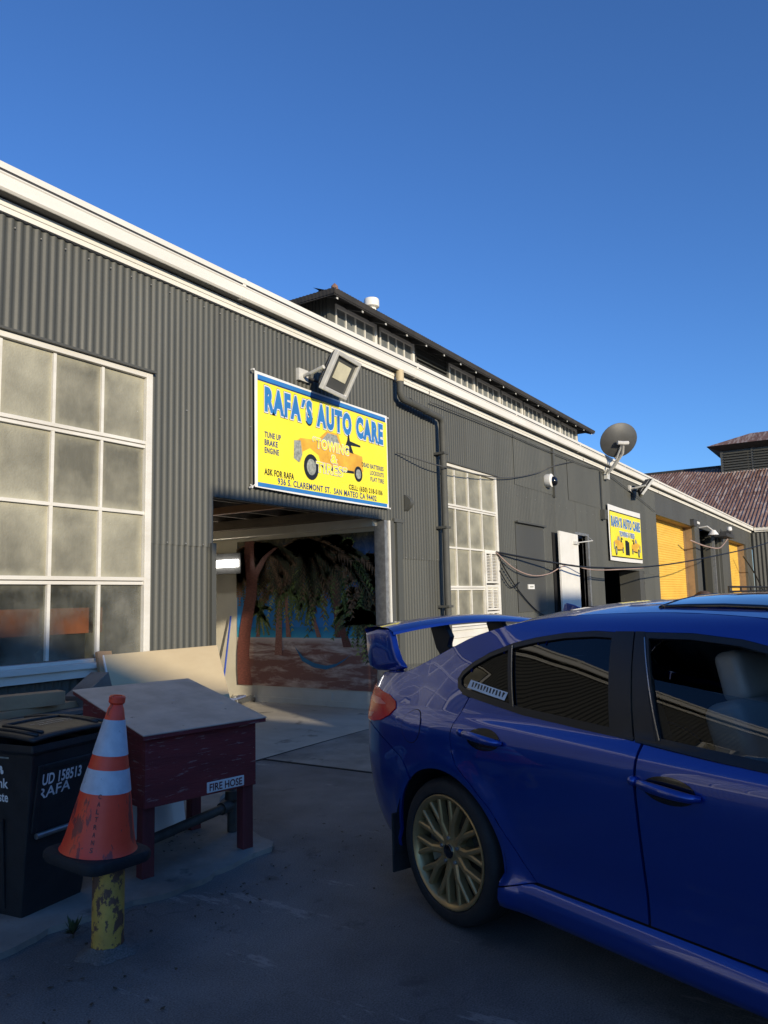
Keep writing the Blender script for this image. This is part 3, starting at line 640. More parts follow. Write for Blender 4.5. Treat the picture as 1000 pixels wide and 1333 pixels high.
a = shade_pt(7.53, 2.63, -12); b_ = shade_pt(8.60, 2.63, -12); c = shade_pt(5.52, 2.0, -12)  # added blocker: pylon shades the near mural, panel caps the lit patch
B().box(a[0], b_[0], -.15, .15, 0, a[1]).obj('pylon', 'opp_wall', ps, bevel=.02, fix=False)
B().box(c[0], a[0], -.12, .12, c[1], a[1]).obj('side_panel', 'opp_white', ps, bevel=.02, fix=False)

shd = thing('shade_shed', 'unseen low shed with sloping roof, added to edge the sunlit floor strip', 'shed', (0, 0, 0))
pl = [shade_pt(a, b_, -12.4) for a, b_ in ((4.9, .66), (5.3, .63), (6.80, .36), (6.98, .24), (7.28, -.24), (7.40, -.24))]; pl = pl+[(pl[-1][0], 0), (pl[0][0], 0)]  # added blocker; its slope cuts the near edge of the floor's sun strip
B().prism(pl, lambda p, q, d: (p, d, q), -12.4, -13.8).obj('wall', 'opp_wall', shd)
bx('door', 'opp_white', shd, -1.2, -.2, -12.398, -12.36, 0, 2.0)
# ------------------------------------------------------------------ banners
XD, ZD = (1, 0, 0), (0, 0, 1)
def disc(b, cx, cz, rx, rz, y, n=20): b.flat([(cx+rx*math.cos(2*math.pi*i/n), y, cz+rz*math.sin(2*math.pi*i/n)) for i in range(n)])
def cloth(x0, x1, z0, z1, y, nx, nz, wav, th=.004):
    b = B()
    def P(i, j, d):
        u, v = i/nx, j/nz
        return (x0+(x1-x0)*u, y+d+wav*math.sin(7*u+2*v)*math.sin(3.0*v+.6)*.5, z0+(z1-z0)*v-.012*math.sin(math.pi*u))
    us, vs_ = list(range(nx+1)), list(range(nz+1))
    b.grid(lambda i, j: P(i, j, 0), us, vs_); b.grid(lambda i, j: P(i, j, th), us, vs_); return b
def tow_truck(parent, ox, oz, s, y, flip=1, sz=1.0):
    """flat print of a tow truck"""
    f = lambda pts: [(ox+flip*p*s, y, oz+q*s*sz) for p, q in pts]
    def lay(name, mat, pts, k): B().flat([(a, y-.0012*k, c) for a, _, c in f(pts)]).obj(name, mat, parent, fix=False)
    lay('printed_truck', 'print_orange', [(.00, .16), (.0, .42), (.10, .50), (.42, .53), (.62, .72), (.86, .72), (.95, .50), (1.40, .45), (1.42, .20), (1.30, .16), (1.05, .12), (.52, .12), (.45, .3), (.28, .38), (.14, .30), (.10, .14)], 1)
    lay('printed_grille', 'print_grey', [(-.03, .17), (-.02, .44), (.10, .46), (.13, .25), (.07, .12)], 2)
    lay('printed_window', 'print_grey', [(.50, .54), (.64, .69), (.83, .69), (.90, .53)], 2)
    lay('printed_boom', 'print_black', [(.98, .48), (1.06, .66), (1.09, .83), (1.12, .66), (1.36, .63), (1.36, .60), (1.14, .59), (1.20, .46)], 2)
    lay('printed_boom', 'print_black', [(.50, .15), (.55, .09), (1.2, .13), (1.2, .17)], 2)
    for cx, cz, r in ((.30, .09, .20), (1.30, .14, .13)):
        b = B(); disc(b, ox+flip*cx*s, oz+cz*s*sz, r*.72*s, r*s*sz, y-.0036); b.obj('printed_tyre', 'print_black', parent, fix=False)
        b = B(); disc(b, ox+flip*cx*s, oz+cz*s*sz, r*.45*s, r*.63*s*sz, y-.0048); b.obj('printed_hub', 'print_grey', parent, fix=False)
bn = thing('shop_banner', 'large yellow and blue auto care banner above the open service bay', 'sign', (6.05, -.07, 2.735))
cloth(0, 2.68, 0, 1.295, 0, 24, 12, .0).obj('backing', 'banner_white', bn, smooth=False, angle=60)
bx('edge_stripe', 'banner_blue', bn, .045, 2.635, -.0022, -.0012, 1.195, 1.262); bx('edge_stripe', 'banner_navy', bn, .045, 2.635, -.0034, -.0024, 1.195, 1.212)
bx('edge_stripe', 'banner_blue', bn, .045, 2.635, -.0022, -.0012, .012, .058); bx('field', 'banner_yellow', bn, .045, 2.66, -.0022, -.0012, .058, 1.195)
Y0 = -.0026
text(bn, 'headline', 'RAFA´S AUTO CARE', (.17, Y0, .885), XD, ZD, 2.38, .250, [(.116, 'print_black'), (.100, 'banner_white'), (.062, 'banner_blue')], space=1.22)
for i, s_ in enumerate(('TUNE UP', 'BRAKE', 'ENGINE')): text(bn, 'service_line', s_, (.155, Y0, .575-.088*i), XD, ZD, (.27, .215, .235)[i], .062, [(.034, 'banner_navy')], space=1.1)
text(bn, 'service_line', 'ASK FOR RAFA', (.15, Y0, .155), XD, ZD, .50, .068, [(.034, 'print_black')], space=1.1)
text(bn, 'address_line', '936 S. CLAREMONT ST.', (.37, Y0, .072), XD, ZD, .98, .070, [(.026, 'banner_navy')], space=1.1); text(bn, 'address_line', 'SAN MATEO CA 94402', (1.42, Y0, .072), XD, ZD, .95, .070, [(.026, 'banner_navy')], space=1.1)
text(bn, 'phone_line', 'CELL: (650) 218-5106', (1.74, Y0, .165), XD, ZD, .78, .062, [(.030, 'print_black')], space=1.1)
for i, s_ in enumerate(('DEAD BATTERIES', 'LOCKOUTS', 'FLAT TIRE')): text(bn, 'service_line', s_, (2.56, Y0, .50-.085*i), XD, ZD, (.52, .33, .32)[i], .056, [(.026, 'banner_navy')], right=True, space=1.08)
tow_truck(bn, .68, .275, .98, Y0, 1, .80)
text(bn, 'banner_words', '“TOWING', (1.00, Y0-.006, .600), XD, ZD, .74, .115, [(.072, 'print_white'), (.030, 'banner_yellow')], space=1.12)
text(bn, 'banner_words', '&', (1.36, Y0-.006, .455), XD, ZD, .12, .10, [(.072, 'print_white'), (.030, 'banner_yellow')])
text(bn, 'banner_words', 'TIRES”', (1.07, Y0-.006, .310), XD, ZD, .62, .115, [(.072, 'print_white'), (.030, 'banner_yellow')], space=1.12)
for px, pz in ((-.02, 1.30), (-.05, -.01), (2.70, 1.27), (2.7, .0)): B().tube([(px, .03, pz), (px, -.01, pz)], .012, 8).obj('fixing', 'banner_white', bn)
B().tube([(-.05, .02, .02), (-.035, -.005, .0), (0, -.004, .03)], .006, 6).obj('fixing_tie', 'banner_white', bn)

b2 = thing('shop_banner', 'smaller square yellow auto care banner between white door and roll-up door', 'sign', (19.0, -.07, 2.34))
cloth(0, 3.10, 0, 1.42, 0, 12, 8, .012).obj('backing', 'banner_white', b2, angle=60)
bx('field', 'banner_yellow', b2, .09, 3.03, -.014, -.010, .10, 1.27)
bx('edge_stripe', 'print_black', b2, .09, 3.03, -.016, -.0145, 1.245, 1.275); bx('edge_stripe', 'print_black', b2, .09, 3.03, -.016, -.0145, .09, .115)
text(b2, 'headline', 'RAFA´S AUTO CARE', (.17, -.017, .885), XD, ZD, 2.74, .24, [(.085, 'banner_white'), (.040, 'banner_blue')], lift=.003, space=1.12)
text(b2, 'banner_words', 'TOWING & TIRES', (.85, -.017, .655), XD, ZD, 1.45, .125, [(.10, 'banner_white'), (.01, 'banner_blue')], lift=.003)
tow_truck(b2, .30, .20, .62, -.018); tow_truck(b2, 2.85, .20, .62, -.018, -1)
for i in range(3): bx('printed_tyres', 'print_black', b2, 1.35+.13*i, 1.46+.13*i, -.022, -.019, .17+.0*i, .56-.03*(i == 2))

# ------------------------------------------------------------------ floodlights
def floodlight(label, loc, rz, tilt, s=1.0):
    t = thing('floodlight', label, 'floodlight', loc, 0, 'floodlights on the warehouse wall')
    m = Matrix.Rotation(rz, 4, 'Z') @ Matrix.Rotation(tilt, 4, 'X')
    T = lambda x, y, z: m @ Vector((x*s, y*s, z*s))
    w, h = .27, .22
    c = Vector((0, -.20*s, .0)); P = lambda x, y, z: c+T(x, y, z)
    b = B()
    fr = [(-w, -h), (w, -h), (w, h), (-w, h)]; fi = [(-w+.045, -h+.045), (w-.045, -h+.045), (w-.045, h-.045), (-w+.045, h-.045)]
    v = [P(x, -.05, z) for x, z in fr]+[P(x, -.05, z) for x, z in fi]+[P(x, .0, z) for x, z in fr]+[P(x, .05, z) for x, z in fi]
    b.add(v, [(i, (i+1) % 4, 4+(i+1) % 4, 4+i) for i in range(4)]+[(8+i, 8+(i+1) % 4, (i+1) % 4, i) for i in range(4)]+[(4+i, 4+(i+1) % 4, 12+(i+1) % 4, 12+i) for i in range(4)])
    b.obj('bezel', 'silver_paint', t, bevel=.008*s)
    k = B(); k.hexa([P(-w, 0, -h), P(w, 0, -h), P(.15, .12, -.13), P(-.15, .12, -.13), P(-w, 0, h), P(w, 0, h), P(.15, .12, .13), P(-.15, .12, .13)]); k.obj('housing', 'dark_trim', t)
    l = B(); l.hexa([P(-w+.05, -.02, -h+.05), P(w-.05, -.02, -h+.05), P(w-.05, -.012, -h+.05), P(-w+.05, -.012, -h+.05), P(-w+.05, -.02, h-.05), P(w-.05, -.02, h-.05), P(w-.05, -.012, h-.05), P(-w+.05, -.012, h-.05)])
    l.obj('lens', 'lamp_glass', t)
    l = B(); l.hexa([P(-.14, -.026, -.06), P(.14, -.026, -.06), P(.14, -.021, -.06), P(-.14, -.021, -.06), P(-.14, -.026, .12), P(.14, -.026, .12), P(.14, -.021, .12), P(-.14, -.021, .12)]); l.obj('led_plate', 'lamp_led', t)
    B().tube([Vector((-.25*s, .13, -.02*s)), Vector((-.28*s, -.04, -.02*s)), P(-w-.02, .03, 0)], .022*s, 8).obj('bracket', 'silver_paint', t)
    B().tube([Vector((-.22*s, .12, -.02*s)), Vector((.22*s, .0, -.06*s)), P(w*.9, .06, 0)], .016*s, 8).obj('bracket', 'dark_trim', t)
    B().box(-.34*s, -.18*s, .09, .14, -.08*s, .05*s).obj('mount_plate', 'silver_paint', t, fix=False)
    return t
floodlight('floodlight with pale square bezel mounted over the large banner', (7.22, -.14, 4.205), R(8), R(28), 1.12)
floodlight('floodlight with pale square bezel mounted over the smaller banner', (21.6, -.16, 4.42), R(20), R(38), 1.2)

# ------------------------------------------------------------------ satellite dish
sd = thing('satellite_dish', 'grey satellite dish on bent pole mounted at the cornice', 'satellite dish', (18.95, -.22, 4.60))
dc = Vector((-.42, -.40, .60)); dn = Vector((.62, .62, .48)).normalized()
da = dn.cross(Vector((0, 0, 1))).normalized(); db = dn.cross(da)
b = B(); pr = [(.0, .0)]+[(.49*i/8, .12*(i/8)**2) for i in range(1, 9)]
b.lathe([(r+.001, h) for r, h in pr]+[(.505, .122), (.505, .112), (.49, .102)]+[(r+.001, h-.018) for r, h in pr[::-1]], 32, lambda p, q, h: dc+da*p*.97+db*q*.88+dn*h); b.obj('reflector', 'dish_grey', sd, angle=50)
B().tube([(.10, .18, -.10), (.0, -.05, .05), (-.10, -.22, .22), (-.20, -.36, .36), tuple(dc-dn*.10)], .045, 10).obj('mast', 'silver_paint', sd, angle=50)
B().tube([tuple(dc-dn*.10+da*.14), tuple(dc-dn*.12), tuple(dc-dn*.10-da*.14)], .05, 8).obj('clamp', 'silver_paint', sd)
fe = dc-db*(-.46)+dn*.10 if db.z < 0 else dc-db*.46+dn*.10
ar = [dc-dn*.08, fe-dn*.06, fe+dn*.45+Vector((0, 0, .10))]
B().tube(ar, .025, 8).obj('feed_arm', 'silver_paint', sd)
B().tube([ar[-1]-Vector((.05, .05, -.04)), ar[-1]+Vector((.10, .10, .20))], .07, 10).obj('feed_horn', 'dark_trim', sd); B().tube([ar[-1]+Vector((-.02, -.02, .10)), ar[-1]-Vector((.14, .14, .0))], .05, 10).obj('feed_horn', 'dark_trim', sd)
B().box(.02, .22, .10, .20, -.22, .02).obj('foot', 'silver_paint', sd, bevel=.01, fix=False)
B().tube([(-.25, .0, .0), (.02, .13, -.10)], .016, 6).obj('stay', 'silver_paint', sd)

# dome camera
sc = thing('security_camera', 'white dome security camera on the wall beside the old window', 'camera', (14.92, -.01, 3.86))
B().lathe([(0, .0), (.13, .0), (.14, -.03), (.14, -.13), (.11, -.15), (0, -.155)], 18, lambda p, q, h: (p, h, q)).obj('body', 'banner_white', sc, angle=45)
B().lathe([(.105, -.145), (.10, -.19), (.07, -.225), (.0, -.24)], 16, lambda p, q, h: (p+.03, h, q-.02)).obj('dome', 'gloss_black', sc, smooth=True)
pl_ = thing('wall_plate', 'small white name plate on the grey wall beside the white door', 'sign', (13.82, -.03, 1.67))
B().box(-.15, .15, -.01, .012, -.045, .045).obj('plate', 'banner_white', pl_, fix=False); B().box(-.09, .09, -.013, -.011, -.012, .012).obj('plate_print', 'print_grey', pl_, fix=False)
jb = thing('junction_box', 'small dark junction box beside the smaller banner', 'junction box', (18.62, -.02, 3.45))
B().box(-.10, .10, -.12, .01, -.12, .12).obj('box', 'pipe_paint', jb, bevel=.01, fix=False); B().tube([(.0, -.03, .12), (.02, -.03, 1.1)], .018, 6).obj('conduit', 'pipe_paint', jb)
yl = thing('yard_lamp', 'small white lamp on an arm beside the dark doorway', 'lamp', (31.0, -.02, 3.6))
B().tube([(0, 0, .35), (0, -.3, .38), (.0, -.5, .2)], .03, 8).obj('arm', 'silver_paint', yl); B().lathe([(.0, .1), (.08, .08), (.2, -.1), (.18, -.1), (0, -.02)], 12, lambda p, q, h: (p, -.5+q, .14+h)).obj('shade', 'banner_white', yl, angle=40)
hb = thing('wall_hoist', 'dark hoist bracket with pale cap above the dark doorway', 'bracket', (35.9, -.02, 4.0))
B().box(-.15, .15, -.45, .0, -.15, .1).obj('arm', 'dark_trim', hb, bevel=.01, fix=False); B().lathe([(0, .2), (.1, .18), (.12, .05), (.08, 0)], 10, lambda p, q, h: (p, -.35+q, .1+h)).obj('cap', 'banner_white', hb, angle=40)
wb = thing('wall_box', 'dark switch box above the dark doorway', 'switch box', (30.0, -.01, 4.05))
B().box(-.5, .1, -.12, .0, -.12, .12).obj('case', 'dark_trim', wb, fix=False); B().box(.3, .75, -.1, .0, .0, .09).obj('light_bar', 'banner_white', wb, fix=False)

# ------------------------------------------------------------------ cables
def cable(label, pts, r, mat, n=10):
    out = []
    P = [Vector(p) for p in pts]; Q = [P[0]]+P+[P[-1]]
    for i in range(1, len(Q)-2):
        for k in range(n):
            t = k/n; a, b_, c, d = Q[i-1], Q[i], Q[i+1], Q[i+2]
            out.append(.5*((2*b_)+(c-a)*t+(2*a-5*b_+4*c-d)*t*t+(3*b_-a-3*c+d)*t**3))
    out.append(P[-1]); o = B().tube(out, r, 6).obj('cable', mat, smooth=True); return tag(o, label, 'cable')
cable('thick black cable slung from the shuttered window across the yard', [(12.25, -.06, 2.27), (14.2, -.30, 2.14), (15.9, -.62, 2.06), (18.6, -1.2, 2.13), (22, -2.0, 2.45), (27.0, -2.80, 3.02), (32.0, -3.4, 3.9)], .018, 'cable_black')
cable('pinkish cable looping from the shuttered window to the white door', [(12.2, -.07, 2.26), (12.9, -.09, 2.0), (13.7, -.12, 1.88), (14.5, -.15, 1.93), (15.35, -.25, 2.12), (16.6, -.42, 2.03), (18.6, -.95, 2.09)], .012, 'cable_pink')
cable('black twisted wires hanging down the wall below the shuttered window', [(12.2, -.07, 2.28), (12.6, -.06, 1.95), (13.2, -.05, 1.58), (13.9, -.05, 1.25), (14.6, -.05, 1.05)], .012, 'cable_black')
cable('thin dark wire hooked below the twisted wires', [(12.35, -.05, 1.95), (12.7, -.05, 1.70), (12.95, -.05, 1.66), (13.2, -.05, 1.75)], .010, 'cable_black')
cable('thin grey wire sagging under the cornice past the downspout', [(9.0, -.06, 3.56), (10.2, -.22, 3.48), (12.5, -.10, 3.62), (14.2, -.08, 3.92), (15.4, -.07, 4.25), (16.6, -.06, 4.50)], .010, 'cable_grey')
cable('thin grey wire following the trim board along the wall top', [(10.0, -.07, 4.50), (12.5, -.06, 4.52), (14.5, -.06, 4.50), (17.5, -.06, 4.52), (19.0, -.06, 4.56), (22.3, -.06, 4.2), (24.0, -.06, 3.98)], .010, 'cable_grey')
cable('pale cable drooping across the first roll-up door corner', [(28.9, -.08, 3.35), (30.3, -.3, 3.20), (32.5, -.4, 3.20), (34.5, -.3, 3.45), (35.8, -.35, 3.85)], .028, 'cable_pink')
cable('dark cable slanting down the wall end by the railing', [(41.5, -.1, 3.2), (43.5, -.3, 2.4), (45.0, -.5, 1.4)], .03, 'cable_black')

# ------------------------------------------------------------------ mural on the bay wall
mu = thing('beach_mural', 'large printed mural of palm trees on a beach inside the service bay', 'mural', (8.795, 2.82, .245))
MWd, MHt = 2.72, 2.20     # runs towards -y; a = 0 at the deep end
def mural_mat():
    m, t, p = nt('mural_beach'); p.inputs['Roughness'].default_value = .55
    g = N(t, 'ShaderNodeNewGeometry'); s = N(t, 'ShaderNodeSeparateXYZ'); t.links.new(g.outputs['Position'], s.inputs[0])
    mr = N(t, 'ShaderNodeMapRange'); mr.inputs[1].default_value = .245; mr.inputs[2].default_value = 2.445; t.links.new(s.outputs[2], mr.inputs[0])
    nz = noise(t, 3.2, (1, .5, 1), 6); ad = N(t, 'ShaderNodeMath', operation='MULTIPLY_ADD'); ad.inputs[1].default_value = .03; t.links.new(nz, ad.inputs[0]); t.links.new(mr.outputs[0], ad.inputs[2])
    base = ramp(t, mr.outputs[0], [(.0, (.66, .48, .36)), (.325, (.78, .64, .52)), (.327, (.06, .46, .60)), (.36, (.03, .34, .54)), (.395, (.02, .24, .46)), (.398, (.03, .27, .62)), (.75, (.03, .20, .52)), (1, (.02, .11, .32))])
    sand = ramp(t, mr.outputs[0], [(.28, (1, 1, 1)), (.325, (0, 0, 0))])
    sh = ramp(t, noise(t, 4.6, (1, .42, 2.0), 8, .65, .4), [(.36, (0, 0, 0)), (.56, (1, 1, 1))])
    mm = N(t, 'ShaderNodeMath', operation='MULTIPLY'); t.links.new(sand, mm.inputs[0]); t.links.new(sh, mm.inputs[1])
    col = mix(t, mm.outputs[0], base, (.27, .115, .085))
    top = ramp(t, ad.outputs[0], [(.80, (0, 0, 0)), (1.0, (1, 1, 1))])
    lf = ramp(t, noise(t, 11, (1, 1, .7), 8, .7, 1.0), [(.40, (.025, .026, .018)), (.60, (.12, .10, .05)), (.75, (.30, .23, .11))])
    col = mix(t, top, col, lf)
    t.links.new(col, p.inputs['Base Color'])
mural_mat()
B().grid(lambda i, z: (-.012-.004*math.sin(i*.9), -MWd*i/12, z), list(range(13)), [0, MHt*.5, MHt]).obj('printed_sheet', 'mural_beach', mu, fix=False)
_ly = [0]
def mp(a, b_, k): return (-.0185-.0006*k, -MWd*a, MHt*b_)
rnd = random.Random(3)
def trunk(pts, mat, name='printed_trunk'):
    _ly[0] += 1; L = []; Rr = []
    for (a, b_, w) in pts: L.append(mp(a-w/2, b_, _ly[0])); Rr.append(mp(a+w/2, b_, _ly[0]))
    b = B(); n = len(pts); b.add(L+Rr, [(i, i+1, n+i+1, n+i) for i in range(n-1)]); b.obj(name, mat, mu, fix=False)
def fronds(ca, cb, nf, ln, mats, spread=(0, 360), droop=.5):
    bs_ = [B() for _ in mats]
    _ly[0] += 1
    for i in range(nf):
        an = R(rnd.uniform(*spread)); l = ln*rnd.uniform(.65, 1.1); a, c = ca, cb; da_, dc_ = math.cos(an), math.sin(an)*.95
        pts = []
        for k in range(9):
            t = k/8; pts.append((ca+da_*l*t, cb+(dc_*l*t-droop*l*t*t)*1.22))
        bb = bs_[i % len(bs_)]
        for k in range(1, 9):
            for sgn in (-1, 1):
                for q in range(2):
                    (a0, c0), (a1, c1) = pts[k-1], pts[k]; f_ = q/2
                    x0, z0 = a0+(a1-a0)*f_, c0+(c1-c0)*f_; dx, dz = a1-a0, c1-c0; n_ = math.hypot(dx, dz)+1e-6
                    bl = l*.28*(1-.55*k/9)*rnd.uniform(.7, 1.2); px, pz = -dz/n_*sgn, dx/n_*sgn
                    tx, tz = x0+px*bl*.6+dx/n_*bl*.7, z0+(pz*bl*.6+dz/n_*bl*.7-bl*.25)*1.1
                    w = .009
                    cl = lambda p, q2: (min(max(p, .0), 1.0), min(max(q2, 0), 1.0))
                    bb.add([mp(*cl(x0, z0), _ly[0]), mp(*cl(x0+dx/n_*w*2, z0+dz/n_*w*2), _ly[0]), mp(*cl(tx, tz), _ly[0])], [(0, 1, 2)])
    for bb, m_ in zip(bs_, mats): bb.obj('printed_fronds', m_, mu, fix=False)
trunk([(.16, .33, .03), (.17, .40, .018), (.165, .50, .014)], 'mural_trunk_pale'); fronds(.17, .52, 22, .11, ['mural_frond', 'mural_frond_pale'])
trunk([(.31, .21, .055), (.315, .35, .045), (.32, .6, .042), (.335, .7, .05)], 'mural_trunk_pale'); fronds(.33, .74, 46, .20, ['mural_frond', 'mural_frond_pale', 'mural_frond'], droop=.75)
trunk([(.385, .33, .035), (.375, .45, .02), (.37, .6, .02)], 'mural_trunk_pale'); fronds(.40, .66, 16, .12, ['mural_frond', 'mural_brown'])
trunk([(.595, .33, .03), (.56, .45, .022), (.53, .58, .02)], 'mural_trunk_pale'); fronds(.54, .60, 20, .13, ['mural_frond', 'mural_frond_pale'])
fronds(.60, .78, 40, .24, ['mural_frond', 'mural_dark', 'mural_frond_pale'], droop=.6)
trunk([(.72, .33, .035), (.71, .5, .03), (.695, .7, .03), (.66, .88, .03)], 'mural_trunk')
trunk([(.78, .27, .055), (.75, .38, .04), (.72, .55, .036), (.70, .75, .03), (.69, .9, .03)], 'mural_trunk')
fronds(.86, .55, 46, .20, ['mural_frond', 'mural_dark', 'mural_frond_pale'], droop=.55); fronds(.93, .74, 44, .22, ['mural_brown', 'mural_dark', 'mural_frond'], droop=.6); fronds(.88, .42, 30, .16, ['mural_dark', 'mural_frond'], spread=(20, 160))
fronds(.72, .88, 44, .25, ['mural_dark', 'mural_brown', 'mural_frond'], droop=.6)
fronds(.5, .98, 46, .30, ['mural_dark', 'mural_brown'], spread=(180, 360), droop=.25); fronds(.2, .98, 40, .28, ['mural_dark', 'mural_brown'], spread=(180, 360), droop=.2); fronds(.04, .80, 36, .14, ['mural_dark', 'mural_brown'])
trunk([(.068, .0, .11), (.056, .10, .10), (.052, .22, .092), (.066, .36, .088), (.09, .50, .09), (.115, .62, .085), (.12, .72, .08), (.10, .86, .07), (.10, 1.0, .07)], 'mural_trunk'); trunk([(.12, .70, .05), (.17, .80, .05), (.22, .88, .04), (.30, .94, .03)], 'mural_trunk')
_ly[0] += 1; hm = B(); q1 = [(.43, .27), (.49, .20), (.56, .165), (.64, .15), (.71, .165), (.77, .20), (.81, .235)]; q2 = [(.76, .185), (.70, .145), (.64, .125), (.56, .135), (.48, .175)]
hm.flat([mp(a, c, _ly[0]) for a, c in q1+q2]); hm.obj('printed_hammock', 'mural_teal', mu, fix=False)

# ------------------------------------------------------------------ things inside the bay
br = thing('floor_broom', 'blue handled floor squeegee leaning on the bay side wall', 'broom', (8.55, 2.92, .010))
B().tube([(.0, 0, .05), (.195, .0, 1.28)], .014, 8).obj('handle', 'mop_blue', br); B().box(-.07, .02, -.22, .22, 0, .035).obj('head', 'blue_grey', br, bevel=.006, fix=False)
B().tube([(.0, 0, .04), (.02, 0, .17)], .022, 8).obj('socket', 'mop_blue', br)
fj = thing('floor_jack', 'low silver and blue trolley jack on the bay floor', 'jack', (8.42, 2.42, .010), R(20))
B().box(-.30, .30, -.10, -.06, .02, .10).obj('side_plate', 'steel', fj, bevel=.01, fix=False); B().box(-.30, .30, .06, .10, .02, .10).obj('side_plate', 'steel', fj, bevel=.01, fix=False); B().box(-.24, .10, -.06, .06, .05, .12).obj('ram', 'blue_grey', fj, bevel=.01, fix=False)
for x_ in (-.26, .26):
    for y_ in (-.115, .115): B().lathe([(0, -.014), (.034, -.014), (.034, .014), (0, .014)], 12, lambda p, q, h, x_=x_, y_=y_: (x_+p, y_+h, .034+q)).obj('wheel', 'dark_trim', fj)
B().lathe([(0, .02), (.05, .02), (.05, 0), (0, 0)], 12, lambda p, q, h: (-.2+p, q, .12+h)).obj('saddle', 'steel', fj)
ex = thing('fire_extinguisher', 'pale cylinder standing inside the second dark bay', 'cylinder', (19.9, 1.6, .004))
B().lathe([(0, 0), (.12, 0), (.13, .05), (.13, 1.1), (.09, 1.25), (.03, 1.32), (.03, 1.45), (0, 1.45)], 14, lambda p, q, h: (p, q, h)).obj('body', 'grey_wood', ex, angle=40); B().tube([(0, 0, 1.4), (.18, 0, 1.4)], .03, 6).obj('valve', 'dark_trim', ex)

# ------------------------------------------------------------------ fire hose box
fb = thing('hose_box', 'worn dark red sloped-lid wooden fire hose box on four legs', 'hose box', (3.21, -2.27, AZ), R(-12))
hw, dp = .365, .80
def panel_board(name, mat, pts, parent): return B().hexa(pts).obj(name, mat, parent, bevel=.004)
zb, zf, zk = .37, .735, .900
B().hexa([(-hw, 0, zb), (hw, 0, zb), (hw, .02, zb), (-hw, .02, zb), (-hw, 0, zf), (hw, 0, zf), (hw, .02, zf), (-hw, .02, zf)]).obj('front_panel', 'red_wood', fb, bevel=.003)
for sx in (-1, 1):
    x0, x1 = (sx*(hw), sx*(hw-.02)); x0, x1 = min(x0, x1), max(x0, x1)
    B().hexa([(x0, .022, zb), (x1, .022, zb), (x1, dp, zb), (x0, dp, zb), (x0, .022, zf+.006), (x1, .022, zf+.006), (x1, dp, zk), (x0, dp, zk)]).obj('side_panel', 'red_wood', fb, bevel=.003)
B().box(-hw+.022, hw-.022, dp-.02, dp, zb, zk-.01).obj('rear_panel', 'red_wood', fb, fix=False); B().box(-hw+.022, hw-.022, .022, dp-.022, zb, zb+.02).obj('bottom_panel', 'red_wood', fb, fix=False)
LA, LB = (-.045, zf+.005), (dp+.07, .922)
for nm, mt, t0, t1, gx in (('lid', 'red_wood', 0, .022, .0), ('lid_cover', 'lid_sheet', .0225, .030, .004)):
    B().hexa([(-hw-.035-gx, LA[0]-gx, LA[1]+t0), (hw+.045+gx, LA[0]-gx, LA[1]+t0), (hw+.045+gx, LB[0], LB[1]+t0), (-hw-.035-gx, LB[0], LB[1]+t0), (-hw-.035-gx, LA[0]-gx, LA[1]+t1), (hw+.045+gx, LA[0]-gx, LA[1]+t1), (hw+.045+gx, LB[0], LB[1]+t1), (-hw-.035-gx, LB[0], LB[1]+t1)]).obj(nm, mt, fb, bevel=.003)
for x_, y_ in ((-hw+.04, .055), (hw-.04, .055), (-hw+.04, dp-.16), (hw-.04, dp-.16)):
    B().box(x_-.037, x_+.037, y_-.03, y_+.037, -.002, zb+.004).obj('leg', 'red_leg', fb, bevel=.004, fix=False)
B().box(.02, .275, -.008, -.001, zb+.012, zb+.072).obj('plate', 'banner_white', fb, bevel=.004, fix=False)
text(fb, 'plate_words', 'FIRE HOSE', (.036, -.0085, zb+.022), XD, ZD, .222, .040, [(.02, 'tail_red'), (.004, 'print_black')], lift=.0006)
# standpipe under it
hp = thing('standpipe', 'old iron water pipe with valve beneath the hose box', 'pipe', (3.74, -1.98, AZ))
B().tube([(0, 0, -.01), (0, 0, .235)], .032, 12).obj('riser', 'iron_pipe', hp, angle=40)
B().tube([(.01, .0, .17), (-.12, -.015, .165), (-.75, -.08, .15), (-1.05, -.10, .145)], .029, 12).obj('branch', 'iron_pipe', hp, angle=40)
B().tube([(-.04, -.005, .168), (-.11, -.012, .165)], .040, 12).obj('coupling', 'iron_pipe', hp, angle=40); B().lathe([(.0, .06), (.022, .055), (.026, .03), (.045, .02), (.05, -.03), (.034, -.05)], 12, lambda p, q, h: (p, q, .235+h)).obj('valve', 'iron_pipe', hp, angle=40)
for i, (x_, y_, w_, h_, rz_) in enumerate(((3.00, -1.70, .32, .30, -6), (3.35, -1.60, .26, .34, 4), (3.62, -1.55, .12, .36, 0))):
    o = B().box(0, w_, 0, .018, 0, h_, Matrix.Rotation(R(rz_), 4, 'Z') @ Matrix.Rotation(R(-9), 4, 'X')).obj('panel_offcut', 'banner_white', fix=False, bevel=.002); o.location = (x_, y_, AZ)
    tag(o, ('wide', 'tall', 'narrow')[i]+' white panel offcut standing behind the hose box legs', 'offcut')
